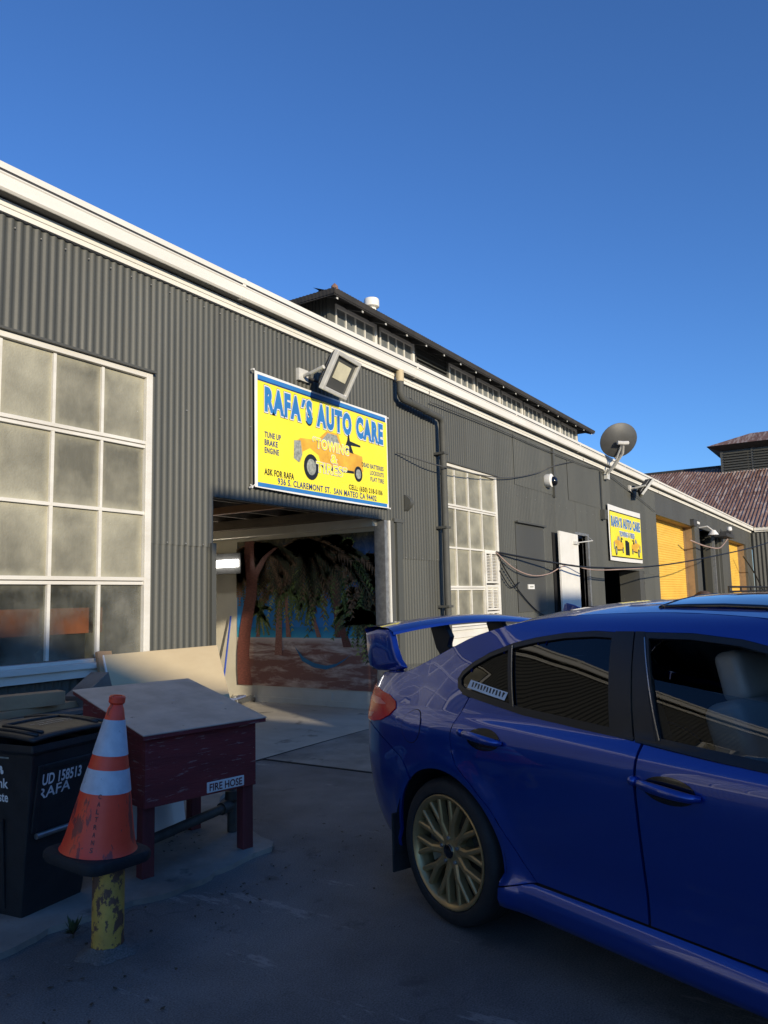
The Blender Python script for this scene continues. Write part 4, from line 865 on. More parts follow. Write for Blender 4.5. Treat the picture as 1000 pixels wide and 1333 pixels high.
# ------------------------------------------------------------------ traffic cone on bollard
bo = thing('bollard', 'peeling yellow steel bollard with rust patches beneath the cone', 'bollard', (2.268, -2.667, 0))
B().lathe([(.068, -.05), (.068, .62), (.055, .65), (0, .66)], 28, lambda p, q, h: (p, q, h)).obj('post', 'bollard_yellow', bo, angle=40)
lu = B(); lu.lathe([(.13, .001), (.11, .012), (.085, .022), (.069, .035)], 20, lambda p, q, h: (p*(1+.12*math.sin(7*math.atan2(q, p))), q*(1+.1*math.sin(5*math.atan2(q, p)+1)), h)); lu.obj('footing', 'asphalt', bo, smooth=True)
co = thing('traffic_cone', 'scuffed orange traffic cone with two white bands pulled over bollard', 'traffic cone', (2.240, -2.622, .385), R(10))
co.rotation_euler = (R(5.2), R(3.4), R(4))
s_ = .180; q = []
for i in range(40):
    a = 2*math.pi*i/40; c, sn = math.cos(a), math.sin(a); k_ = (abs(c)**6+abs(sn)**6)**(-1/6); q.append((s_*c*k_, s_*sn*k_))
b = B(); n = 40
lv_ = [(.97, 0), (1, .012), (1, .034), (.96, .046), (.80, .050)]
v = [(x_*f_, y_*f_, h_) for f_, h_ in lv_ for x_, y_ in q]; b.add(v, [(i*n+k, i*n+(k+1) % n, (i+1)*n+(k+1) % n, (i+1)*n+k) for i in range(4) for k in range(n)]+[tuple(range(n))[::-1], tuple(range(4*n, 5*n))]); b.obj('base', 'black_rubber', co, angle=50)
def cr_(h): return .158+(.034-.158)*(h-.05)/(.66-.05)
def seg(name, mat, h0, h1, grow=0., extra=None):
    pr = [(cr_(h0+(h1-h0)*i/5)+grow, h0+(h1-h0)*i/5) for i in range(6)]
    B().lathe(extra or pr, 40, lambda p, q_, h: (p, q_, h)).obj(name, mat, co, angle=40)
seg('body', 'cone_orange', .05, .66, 0, [(.166, .050), (.160, .058)]+[(cr_(h), h) for h in (.10, .2, .3, .36, .45, .5, .6, .655)]+[(.032, .66), (.027, .672), (.036, .682), (.036, .705), (.030, .712), (.022, .712), (.022, .60)])
seg('reflective_band', 'cone_white', .300, .398, .0022); seg('reflective_band', 'cone_white', .456, .608, .0022)
# stencilled word running down the side, wrapped on the cone
for i, ch in enumerate('CALTRANS'):
    h = .285-.030*i; az = R(-143); r_ = cr_(h)+.0016
    n_ = Vector((math.cos(az), math.sin(az), .19)).normalized(); xd = Vector((-math.sin(az), math.cos(az), 0))
    text(co, 'stencil_letter', ch, Vector((r_*math.cos(az), r_*math.sin(az), h))-xd*.006, xd, (Vector((0, 0, 1))-n_*n_.z), .012, .019, [(.01, 'print_black')], lift=.0005)

# ------------------------------------------------------------------ wheeled refuse cart
ca = thing('refuse_cart', 'black wheeled refuse cart with white stencilled number and name', 'refuse cart', (2.415, -2.045, 0.0), R(7))
WT, WB_, D1, D0 = .235, .185, .56, .46; H = .845
b = B()
def ring(w, y0, y1, z): return [(-w, y0, z), (w, y0, z), (w, y1, z), (-w, y1, z)]
lv_ = [ring(WB_-.01, .0, D0, .01), ring(WB_, -.005, D0, .05), ring(.212, -.075, D0+.05, .60), ring(WT-.01, -.0978, D0+.085, .78), ring(WT-.01, -.1003, D0+.085, .80), ring(WT+.016, -.132, D0+.105, .805), ring(WT+.016, -.132, D0+.105, H)]
b.add([p for rg in lv_ for p in rg], [(i*4+k, i*4+(k+1) % 4, (i+1)*4+(k+1) % 4, (i+1)*4+k) for i in range(6) for k in range(4)]+[(3, 2, 1, 0)]); b.obj('body', 'black_plastic', ca, bevel=.014)
# moulded front recess frame
def fy(z): return -.005-(z-.05)*.127
for x0, x1, z0, z1 in ((-.185, -.155, .42, .74), (.155, .185, .42, .74), (-.155, .155, .71, .74)):
    B().hexa([(x0, fy(z0)-.010, z0), (x1, fy(z0)-.010, z0), (x1, fy(z0)+.02, z0), (x0, fy(z0)+.02, z0), (x0, fy(z1)-.010, z1), (x1, fy(z1)-.010, z1), (x1, fy(z1)+.02, z1), (x0, fy(z1)+.02, z1)]).obj('rib', 'black_plastic', ca, bevel=.005)
B().tube([(-.165, fy(.40)-.018, .405), (.165, fy(.40)-.018, .405)], .014, 12).obj('lift_bar', 'steel', ca, angle=40)
B().box(-.19, .19, -.02, .03, .30, .36).obj('rib', 'black_plastic', ca, bevel=.008, fix=False) if False else None
ld = B(); nx_, ny_ = 14, 16
def lidz(u, v): return H+.012+.055*math.sin(math.pi*min(1, max(0, .12+.88*v)))**.6*(1-.35*abs(2*u-1)**3)
ld.grid(lambda i, j: (-WT-.028+(2*WT+.056)*i/nx_, -.150+(D0+.27)*j/ny_, lidz(i/nx_, j/ny_)), list(range(nx_+1)), list(range(ny_+1)))
lo = ld.obj('lid', 'black_plastic', ca, smooth=True); so = lo.modifiers.new('s', 'SOLIDIFY'); so.thickness = .014; so.offset = -1
for pts in ([(-.17, -.10), (-.17, .18)], [(.17, -.10), (.17, .18)], [(-.17, .18), (.17, .18)], [(-.215, -.12), (-.215, .5)], [(.215, -.12), (.215, .5)]):
    pp = [(x_, y_, lidz((x_+WT+.028)/(2*WT+.056), (y_+.15)/(D0+.27))+.004) for x_, y_ in [(pts[0][0]+(pts[1][0]-pts[0][0])*t/6, pts[0][1]+(pts[1][1]-pts[0][1])*t/6) for t in range(7)]]
    B().tube(pp, .009, 8).obj('lid_rib', 'black_plastic', lo, smooth=True)
for k_, (w_, yy) in enumerate(((.12, .11), (.26, .065), (.22, .025))):   # worn lid lettering, too faded to read
    for i in range(int(w_/.014)):
        x_ = -w_/2+i*.014+.03
        if rnd.random() < .2: continue
        B().flat([(x_, yy, lidz((x_+WT+.028)/(2*WT+.056), (yy+.15)/(D0+.27))+.0025), (x_+.009, yy, lidz((x_+WT+.028)/(2*WT+.056), (yy+.15)/(D0+.27))+.0025), (x_+.009, yy+.014, lidz((x_+WT+.028)/(2*WT+.056), (yy+.164)/(D0+.27))+.0025), (x_, yy+.014, lidz((x_+WT+.028)/(2*WT+.056), (yy+.164)/(D0+.27))+.0025)]).obj('lid_print', 'print_grey', lo, fix=False)
fd = Vector((0, -.127, 1)).normalized()
text(ca, 'stencil_number', 'UD 158513', (-.15, fy(.640)-.0015, .640), XD, fd, .235, .052, [(.025, 'print_white')])
text(ca, 'painted_name', 'RAFA', (-.165, fy(.575)-.0015, .575), (1, 0, .06), fd, .19, .050, [(.012, 'print_white')])
# side logo
sdv = Vector((-.0, 0, 1)); ln_ = (WT-.01-WB_)/.73
def sx_(z): return -(WB_+(z-.05)*ln_)-.0025
sup = Vector((-ln_, 0, 1)).normalized()
text(ca, 'logo_words', 'rethink', (sx_(.63), .27, .63), (0, -1, 0), sup, .20, .045, [(.02, 'banner_white')]); text(ca, 'logo_words', 'waste', (sx_(.565), .20, .565), (0, -1, 0), sup, .13, .045, [(.02, 'banner_white')])
text(ca, 'logo_words', 'REUSE REDUCE', (sx_(.54), .19, .54), (0, -1, 0), sup, .11, .012, [(.0, 'banner_white')]) if False else None
lg = B()
for i in range(7):
    a = R(i*30); c_ = (.17+.06*math.cos(a), .705+.035*math.sin(a))
    lg.flat([(sx_(c_[1]+.01*math.sin(t))-.001, c_[0]+.012*math.cos(t), c_[1]+.012*math.sin(t)) for t in [k*math.pi/4 for k in range(8)]])
lg.obj('logo_mark', 'banner_white', ca, fix=False)
bxx = B(); bxx.flat([(sx_(.77)-.001, .22, .77), (sx_(.77)-.001, .06, .77), (sx_(.778)-.001, .06, .778), (sx_(.778)-.001, .22, .778)]); bxx.obj('logo_line', 'print_grey', ca, fix=False)
for s__ in (-1, 1):
    for yv in (.10, .22, .34): B().hexa([(s__*(WB_-.005), yv, .06), (s__*(WB_+.008), yv, .06), (s__*(WB_+.008), yv+.02, .06), (s__*(WB_-.005), yv+.02, .06), (s__*(WB_+.024), yv, .48), (s__*(WB_+.037), yv, .48), (s__*(WB_+.037), yv+.02, .48), (s__*(WB_+.024), yv+.02, .48)]).obj('rib', 'black_plastic', ca, bevel=.003)
    B().box(s__*.13-.035, s__*.13+.035, D0+.10, D0+.15, .83, .875).obj('hinge', 'black_plastic', ca, bevel=.008, fix=False)
for s__ in (-1, 1): B().lathe([(0, -.02), (.06, -.022), (.085, -.02), (.09, 0), (.085, .02), (.06, .022), (0, .02)], 22, lambda p, q_, h, s__=s__: (s__*(WB_+.035)+h, D0+.01+p, .09+q_)).obj('wheel', 'black_rubber', ca, angle=40)
B().tube([(-WT+.03, D0+.10, .80), (-WT+.03, D0+.17, .82), (WT-.03, D0+.17, .82), (WT-.03, D0+.10, .80)], .014, 8).obj('handle', 'black_plastic', ca)

# ------------------------------------------------------------------ timber by the wall
lb = thing('leaning_sheet', 'pale plywood sheet leaning against the wall behind the hose box', 'board', (4.12, 0, 0))
lm = Matrix.Translation((0, -.50, AZ)) @ Matrix.Rotation(R(-19.5), 4, 'X')
B().box(0, 1.30, -.018, 0, 0, 1.12, lm).obj('sheet', 'plywood', lb, bevel=.003, fix=False)
B().box(-.012, -.001, -.02, .002, 0, 1.118, lm).obj('edge_strip', 'banner_white', lb, fix=False)
o = B().box(0, .14, -.018, .02, 0, 1.14, Matrix.Rotation(R(-17), 4, 'X') @ Matrix.Rotation(R(2), 4, 'Y')).obj('wood_offcut', 'raw_wood', bevel=.003, fix=False); o.location = (4.03, -.44, AZ); tag(o, 'rough brown plank leaning at the left edge of the plywood sheet', 'plank')
cr8 = thing('timber_crate', 'dark slatted crate stacked with offcuts behind the refuse cart', 'crate', (3.1, -.62, AZ))
for i in range(6): B().box(-.6, .6, -.32, -.30, i*.125, i*.125+.10).obj('slat', 'grey_wood', cr8, bevel=.003, fix=False)
for i in range(6): B().box(-.6, .6, .30, .32, i*.125, i*.125+.10).obj('slat', 'grey_wood', cr8, bevel=.003, fix=False)
for x_ in (-.6, .56):
    for y_ in (-.298, .258): B().box(x_, x_+.04, y_, y_+.04, 0, .76).obj('post', 'raw_wood', cr8, fix=False)
B().box(-.6, .6, -.32, .32, .735, .76).obj('lid', 'grey_wood', cr8, fix=False)
def plank(label, mat, l, w, h, loc, rz, rx=0, ry=0):
    o = B().box(-l/2, l/2, -w/2, w/2, 0, h).obj('wood_offcut', mat, bevel=.003, fix=False); o.location = loc; o.rotation_euler = (R(rx), R(ry), R(rz)); return tag(o, label, 'plank')
plank('long pale plank lying across the crate behind the refuse cart', 'raw_wood', 1.0, .16, .045, (2.95, -.78, AZ+.762), 8)
plank('short brown plank end resting on the long pale plank', 'raw_wood', .42, .13, .09, (3.05, -.80, AZ+.809), -14)
plank('dark square post end tilted up on the crate behind the cart', 'grey_wood', .34, .15, .12, (3.58, -.72, AZ+.80), 20, 0, -24)
plank('thin grey lath laid along the crate edge', 'grey_wood', .9, .05, .03, (2.7, -.52, AZ+.762), -5)
for i, (x_, y_, l_, r_) in enumerate(((3.25, -1.35, .5, 10), (3.1, -1.2, .6, -8), (3.45, -1.2, .4, 25))): plank(('short', 'long', 'crooked')[i]+' grey stick on the ground behind the hose box', 'grey_wood', l_, .03, .022, (x_, y_, AZ), r_)
# leaf litter, grit and weeds
lit = B()
for i in range(420):
    x_, y_ = rnd.uniform(2.7, 4.1), rnd.gauss(-1.55, .22)
    if i > 300: x_, y_ = rnd.uniform(1.6, 4.5), rnd.gauss(-2.75, .30)
    z_ = AZ+.003 if y_ > -2.25 and x_ < 3.6 else .004; a = rnd.uniform(0, 6.28); s0 = rnd.uniform(.005, .016)
    lit.add([(x_+s0*math.cos(a+k*1.57)*(1 if k % 2 else .5), y_+s0*math.sin(a+k*1.57)*(1 if k % 2 else .5), z_+rnd.uniform(0, .008)) for k in range(4)], [(0, 1, 2, 3)])
o = lit.obj('leaf_litter', 'leaf_litter', fix=False); o['kind'] = 'stuff'; tag(o, 'dry brown leaf litter scattered on the concrete apron', 'leaf litter')
gt = B()
for i in range(170):
    x_, y_ = rnd.uniform(1.2, 4.6), rnd.uniform(-4.6, -2.5); s0 = rnd.uniform(.002, .005)
    if rnd.random() < .5: x_, y_ = rnd.gauss(2.35, .25), rnd.gauss(-2.95, .12)
    gt.lathe([(0, s0), (s0, s0*.4), (s0*.9, 0)], 5, lambda p, q_, h, x_=x_, y_=y_: (x_+p, y_+q_*.8, h))
o = gt.obj('grit', 'grey_wood', fix=False); o['kind'] = 'stuff'; tag(o, 'small grit and stones strewn over the asphalt by the bollard', 'grit')
wd = thing('weed', 'small scrubby weed growing at the apron edge by the bollard', 'weed', (2.27, -2.42, .02))
b = B()
for i in range(46):
    a = rnd.uniform(0, 6.28); l_ = rnd.uniform(.03, .10); t_ = rnd.uniform(.3, 1.2); d_ = Vector((math.cos(a)*math.cos(t_), math.sin(a)*math.cos(t_), math.sin(t_))); sd_ = d_.cross(Vector((0, 0, 1))).normalized()*.004
    b.add([-sd_, sd_, d_*l_*.6+sd_*1.4, d_*l_, d_*l_*.6-sd_*1.4], [(0, 1, 2, 3, 4)])
b.obj('leaves', 'weed_green', wd, fix=False); B().tube([(0, 0, -.02), (.005, 0, .04)], .004, 5).obj('stem', 'leaf_litter', wd)

# ------------------------------------------------------------------ loading platform, rail and pallets at the far end
dk = bx('loading_platform', 'concrete', None, 23.5, 45.4, -1.6, -.03, 0, .98); tag(dk, 'low concrete loading platform below the yellow roll-up doors', 'platform')
rl = thing('dock_railing', 'black steel pipe railing along the loading platform edge', 'railing', (0, -1.5, .98))
for z_ in (.66, .50, .25): B().tube([(27.2, 0, z_), (45.2, 0, z_)], .035, 6).obj('rail', 'cable_black', rl)
for i in range(8): B().tube([(27.2+i*2.57, 0, 0), (27.2+i*2.57, 0, .68)], .035, 6).obj('post', 'cable_black', rl)
def pallet(label, loc):
    t = thing('pallet', label, 'pallet', loc, 0, 'pallets on the loading platform')
    for i in range(7): B().box(-1.3, 1.3, -.5+i*.15, -.5+i*.15+.10, .10, .122).obj('deck_board', 'plywood', t, fix=False)
    for y_ in (-.5, -.03, .42): B().box(-1.3, 1.3, y_, y_+.06, .022, .098).obj('stringer', 'raw_wood', t, fix=False)
    for y_ in (-.5, -.02, .42): B().box(-1.3, 1.3, y_, y_+.09, .0, .020).obj('bottom_board', 'raw_wood', t, fix=False)
pallet('pale wooden pallet lying at the bottom of the pair by the railing', (30.2, -.9, .98)); pallet('pale wooden pallet lying on top of the other by the railing', (30.25, -.88, 1.104))
bd = thing('tarp_bundle', 'dark brown crumpled bundle on the loading platform', 'bundle', (25.6, -1.0, .98))
b = B()
def bump_r(t, p): return .30*(1+.18*math.sin(3*t+1)*math.sin(2*p)+.10*math.sin(7*t)*math.cos(5*p))
b.grid(lambda i, j: (bump_r(2*math.pi*i/24, math.pi*j/12)*1.5*math.sin(math.pi*j/12)*math.cos(2*math.pi*i/24), bump_r(2*math.pi*i/24, math.pi*j/12)*math.sin(math.pi*j/12)*math.sin(2*math.pi*i/24), .27-.28*math.cos(math.pi*j/12)*1.0), list(range(25)), list(range(13))); b.obj('cloth', 'brown_bundle', bd, smooth=True)
B().tube([(-.3, -.30, .2), (0, -.34, .30), (.3, -.30, .22)], .02, 6).obj('strap', 'cable_black', bd)
# ------------------------------------------------------------------ the blue saloon
CAR = thing('parked_car', 'blue sports saloon with large rear spoiler and bronze alloy wheels', 'car', (4.0336, -4.1295, 0), 4.343)
def pchip(xs, ys):
    xs = np.array(xs, float); ys = np.array(ys, float); h = np.diff(xs); d = np.diff(ys)/h; m = np.zeros(len(xs)); m[0] = d[0]; m[-1] = d[-1]
    for i in range(1, len(xs)-1):
        if d[i-1]*d[i] > 0:
            w1, w2 = 2*h[i]+h[i-1], h[i]+2*h[i-1]; m[i] = (w1+w2)/(w1/d[i-1]+w2/d[i])
    xs_, ys_, m_ = xs.tolist(), ys.tolist(), m.tolist()
    import bisect
    def f(x):
        if x <= xs_[0]: return ys_[0]+(x-xs_[0])*m_[0]*0
        if x >= xs_[-1]: return ys_[-1]
        i = bisect.bisect_right(xs_, x)-1; hh = xs_[i+1]-xs_[i]; t = (x-xs_[i])/hh
        return ys_[i]*(1+2*t)*(1-t)**2+hh*m_[i]*t*(1-t)**2+ys_[i+1]*t*t*(3-2*t)+hh*m_[i+1]*t*t*(t-1)
    return f
OUT = [(-.965, 0), (-.962, .15), (-.950, .32), (-.925, .48), (-.875, .62), (-.80, .715), (-.70, .780), (-.55, .835), (-.38, .868), (-.2, .886), (0, .895), (.22, .895), (.42, .888), (.7, .884), (1.2, .884), (1.8, .882), (2.2, .886), (2.45, .893), (2.65, .895), (2.9, .887), (3.12, .855), (3.30, .79), (3.44, .67), (3.53, .48), (3.58, .25), (3.595, 0)]
_u = [0.]
for a, b_ in zip(OUT, OUT[1:]): _u.append(_u[-1]+math.hypot(b_[0]-a[0], b_[1]-a[1]))
FX = pchip(_u, [p[0] for p in OUT]); FYs = pchip(_u, [p[1] for p in OUT])
# smooth outline: sample and average
_N = 600; _us = [_u[-1]*i/_N for i in range(_N+1)]
_px = np.array([FX(u) for u in _us]); _py = np.array([FYs(u) for u in _us])
for _ in range(30):
    _px[1:-1] = (_px[:-2]+2*_px[1:-1]+_px[2:])/4; _py[1:-1] = (_py[:-2]+2*_py[1:-1]+_py[2:])/4
UX = lambda x: float(np.interp(x, _px, _us))
ZI = [.18, .215, .24, .29, .318, .338, .40, .55, .70, .82, .88, .91, .94, .965, 1.36, 1.40, 1.43]
INS0 = pchip(ZI, [.07, .018, .004, .0, .012, .040, .040, .024, .008, .0, .006, .018, .042, .0682, .279, .332, .41])
def INS(z):
    if .965 < z < 1.36:
        t = z-.985; return .075+.35*t+.517*t*t
    return INS0(z)
INB = pchip([.18, .25, .40, .55, .70, .82, .90, 1.0, 1.06, 1.12], [.16, .10, .040, .012, .0, .002, .012, .040, .075, .12])
def sidep(u, z, s):
    x = float(np.interp(u, _us, _px)); y = float(np.interp(u, _us, _py))
    e = .02; x2 = float(np.interp(u+e, _us, _px)); y2 = float(np.interp(u+e, _us, _py)); x1 = float(np.interp(u-e, _us, _px)); y1 = float(np.interp(u-e, _us, _py))
    if u-e < 0: y1 = -abs(y2); x1 = x2
    if u+e > _us[-1]: y2 = -abs(y1); x2 = x1
    tx, ty = x2-x1, y2-y1; l = math.hypot(tx, ty) or 1; nx, ny = -ty/l, tx/l
    k = max(0., min(1., (x+.55)/.35)) if x < 1 else max(0., min(1., (3.15-x)/.3)); k = k*k*(3-2*k)
    i = k*INS(z)+(1-k)*INB(z)
    # flared arches
    for cx in (0.03, 2.65):
        d = abs(math.hypot(x-cx, (z-.33))-.40); i -= .016*math.exp(-(d/.06)**2)*(1 if z < .8 else 0)
    return Vector((x-nx*i, s*(y-ny*i), z))
def S_side(s): return lambda u, z: sidep(u, z, s)
ZR = pchip([-.95, -.85, -.70, -.5, -.42, -.28, -.1, .07, .25, .42, .65, 1.0, 1.4, 1.75, 2.1, 2.4, 2.52], [1.055, 1.075, 1.095, 1.105, 1.115, 1.165, 1.247, 1.315, 1.362, 1.391, 1.411, 1.420, 1.405, 1.345, 1.195, 1.035, .985])
CROWN = pchip([-.6, -.42, 0, .4, 1.0, 1.6, 2.2, 2.5], [.030, .035, .060, .058, .055, .055, .055, .045])
def topp(x, t):
    z = ZR(x); p = sidep(UX(x), z, 1); yr = p.y
    return Vector((p.x, t*yr, z+CROWN(x)*(1-t*t)))
def clip(poly, ax, lim, keep_gt):
    out = []
    for i in range(len(poly)):
        a, b_ = poly[i-1], poly[i]; ia = (a[ax] >= lim) == keep_gt or a[ax] == lim; ib = (b_[ax] >= lim) == keep_gt or b_[ax] == lim
        if ia != ib:
            t = (lim-a[ax])/(b_[ax]-a[ax]); q = [a[0]+(b_[0]-a[0])*t, a[1]+(b_[1]-a[1])*t]; q[ax] = lim; out.append(tuple(q))
        if ib: out.append(b_)
    return out
def dense(poly, st=.03):
    out = []
    for a, b_ in zip(poly, poly[1:]+poly[:1]):
        n = max(1, int(math.hypot(b_[0]-a[0], b_[1]-a[1])/st))
        out += [(a[0]+(b_[0]-a[0])*k/n, a[1]+(b_[1]-a[1])*k/n) for k in range(n)]
    return out
def inset(poly, d):
    ar = sum(a[0]*b_[1]-b_[0]*a[1] for a, b_ in zip(poly, poly[1:]+poly[:1])); sg = 1 if ar > 0 else -1; out = []
    n = len(poly)
    for i in range(n):
        p, a, b_ = poly[i], poly[i-1], poly[(i+1) % n]
        e1 = (p[0]-a[0], p[1]-a[1]); e2 = (b_[0]-p[0], b_[1]-p[1]); l1 = math.hypot(*e1) or 1; l2 = math.hypot(*e2) or 1
        nx = -(e1[1]/l1+e2[1]/l2)*sg; ny = (e1[0]/l1+e2[0]/l2)*sg; l = math.hypot(nx, ny) or 1; c = max(.45, l/2)
        out.append((p[0]+nx/l*d/c, p[1]+ny/l*d/c))
    return out
def nrm(S, u, z, ref):
    e = .004; a = S(u+e, z)-S(u-e, z); b_ = S(u, z+e)-S(u, z-e); n = a.cross(b_)
    if n.length < 1e-12: return Vector(ref)
    n.normalize(); return n if n.dot(ref) > 0 else -n
def panel(name, poly, S, mat, parent, ref, cell=.045, flange=.014, off=0.):
    """skin patch cut from a body surface: follows it exactly, shaded with its true normals, edges folded inwards"""
    us = [p[0] for p in poly]; zs = [p[1] for p in poly]; u0, u1, z0, z1 = min(us), max(us), min(zs), max(zs)
    nu = max(1, math.ceil((u1-u0)/cell)); nz = max(1, math.ceil((z1-z0)/cell)); keys = {}; V = []; NN = []; F = []
    def vid(p):
        k = (round(p[0], 5), round(p[1], 5))
        if k not in keys:
            n = nrm(S, p[0], p[1], ref(p)); keys[k] = len(V); V.append(S(*p)+n*off); NN.append(n)
        return keys[k]
    for i in range(nu):
        a, b_ = u0+(u1-u0)*i/nu, u0+(u1-u0)*(i+1)/nu
        cp_ = clip(clip(poly, 0, a, True), 0, b_, False)
        if len(cp_) < 3: continue
        for j in range(nz):
            c, d = z0+(z1-z0)*j/nz, z0+(z1-z0)*(j+1)/nz
            q = clip(clip(cp_, 1, c, True), 1, d, False)
            ids = []
            for p in q:
                k = vid(p)
                if not ids or ids[-1] != k: ids.append(k)
            while len(ids) > 1 and ids[0] == ids[-1]: ids.pop()
            if len(set(ids)) < 3 or len(set(ids)) != len(ids): 
                ids = list(dict.fromkeys(ids))
                if len(ids) < 3: continue
            ar = sum(q_[0][0]*q_[1][1]-q_[1][0]*q_[0][1] for q_ in zip(q, q[1:]+q[:1]))
            if abs(ar) < 1e-8: continue
            g = Vector((0, 0, 0))
            for k in range(1, len(ids)-1): g += (V[ids[k]]-V[ids[0]]).cross(V[ids[k+1]]-V[ids[0]])
            F.append(ids if g.dot(NN[ids[0]]) > 0 else ids[::-1])
    nf = len(F)
    ec = {}
    for f in F:
        for a, b_ in zip(f, f[1:]+f[:1]): ec[(a, b_)] = ec.get((a, b_), 0)+1
    FL = []
    if flange:
        mp_ = {}
        def low(i):
            if i not in mp_: mp_[i] = len(V); V.append(V[i]-NN[i]*flange); NN.append(NN[i])
            return mp_[i]
        for (a, b_) in list(ec):
            if (b_, a) not in ec: FL.append([b_, a, low(a), low(b_)])
    me = bpy.data.meshes.new(name); me.from_pydata([tuple(v) for v in V], [], F+FL)
    me.polygons.foreach_set('use_smooth', [True]*nf+[False]*len(FL)); me.update()
    nl = []
    for p in me.polygons:
        fn = p.normal
        for vi in p.vertices: nl.append(tuple(NN[vi]) if p.index < nf else tuple(fn))
    me.normals_split_custom_set(nl)
    return link(name, me, mat, parent)
def arch(cx, r, a0, a1, n=24): return [(cx+r*math.cos(R(a0+(a1-a0)*i/n)), .33+r*math.sin(R(a0+(a1-a0)*i/n))) for i in range(n+1)]
def xu(poly): return [(UX(x), z) for x, z in poly]
UEND = _us[-1]; U0 = 0.0
DLO_R_top = [(.862, 1.342), (.75, 1.345), (.60, 1.334), (.45, 1.311), (.331, 1.283), (.20, 1.238), (.11, 1.190), (.055, 1.145), (.040, 1.112)]
DLO_R_bot = [(.060, 1.072), (.10, 1.052), (.20, 1.036), (.49, 1.000), (.80, .981), (.975, .972)]
DLO_F_bot = [(1.15, .962), (1.4, .948), (1.6, .936), (2.1, .916), (2.27, .914)]
DLO_F_top = [(2.10, 1.052), (1.85, 1.188), (1.62, 1.285), (1.4, 1.328), (1.2, 1.345), (.985, 1.345)]
RD_rear = [(.575, .338), (.50, .405), (.43, .49), (.355, .585), (.25, .675), (.155, .745), (.122, .80), (.110, .88), (.118, .96), (.150, 1.035)]
railx = [2.52, 2.4, 2.25, 2.1, 1.9, 1.75, 1.55, 1.4, 1.2, 1.0, .8, .65, .5, .42, .33, .25, .15, .07, -.02, -.1, -.2, -.28, -.35, -.42]
def handle(parent, x0, x1, z0, z1, S, s):
    xm, zm = (x0+x1)/2, (z0+z1)/2
    el_ = [(UX(xm+(x1-x0)*.42*math.cos(a)), zm-.004+.046*math.sin(a)) for a in [2*math.pi*i/28 for i in range(28)]]
    ref = lambda p: Vector((0, s, .2))
    panel('cup_shade', el_, S, 'gloss_black', parent, ref, .03, 0, .0012)  # flat black oval stands for the shade inside a body-coloured cup
    pts = []
    for i in range(9):
        t = i/8; x = x0+(x1-x0)*t; z = z0+(z1-z0)*t; p = S(UX(x), z); n = nrm(S, UX(x), z, ref(0)); pts.append(p+n*(.006+.034*math.sin(math.pi*min(1, max(0, t*1.0)))**.45))
    b = B(); rs = [.010+.009*math.sin(math.pi*(i/8))**.5 for i in range(9)]
    b.tube(pts, rs, 12); b.obj('handle', 'paint_blue', parent, smooth=True)
    q = S(UX(x0-.012), z0); n = nrm(S, UX(x0), z0, ref(0))
    B().lathe([(.0, .030), (.012, .028), (.017, .020), (.018, .0)], 14, lambda p_, q_, h: q+n*h+Vector((p_, 0, q_))).obj('handle_end', 'paint_blue', parent, smooth=True)
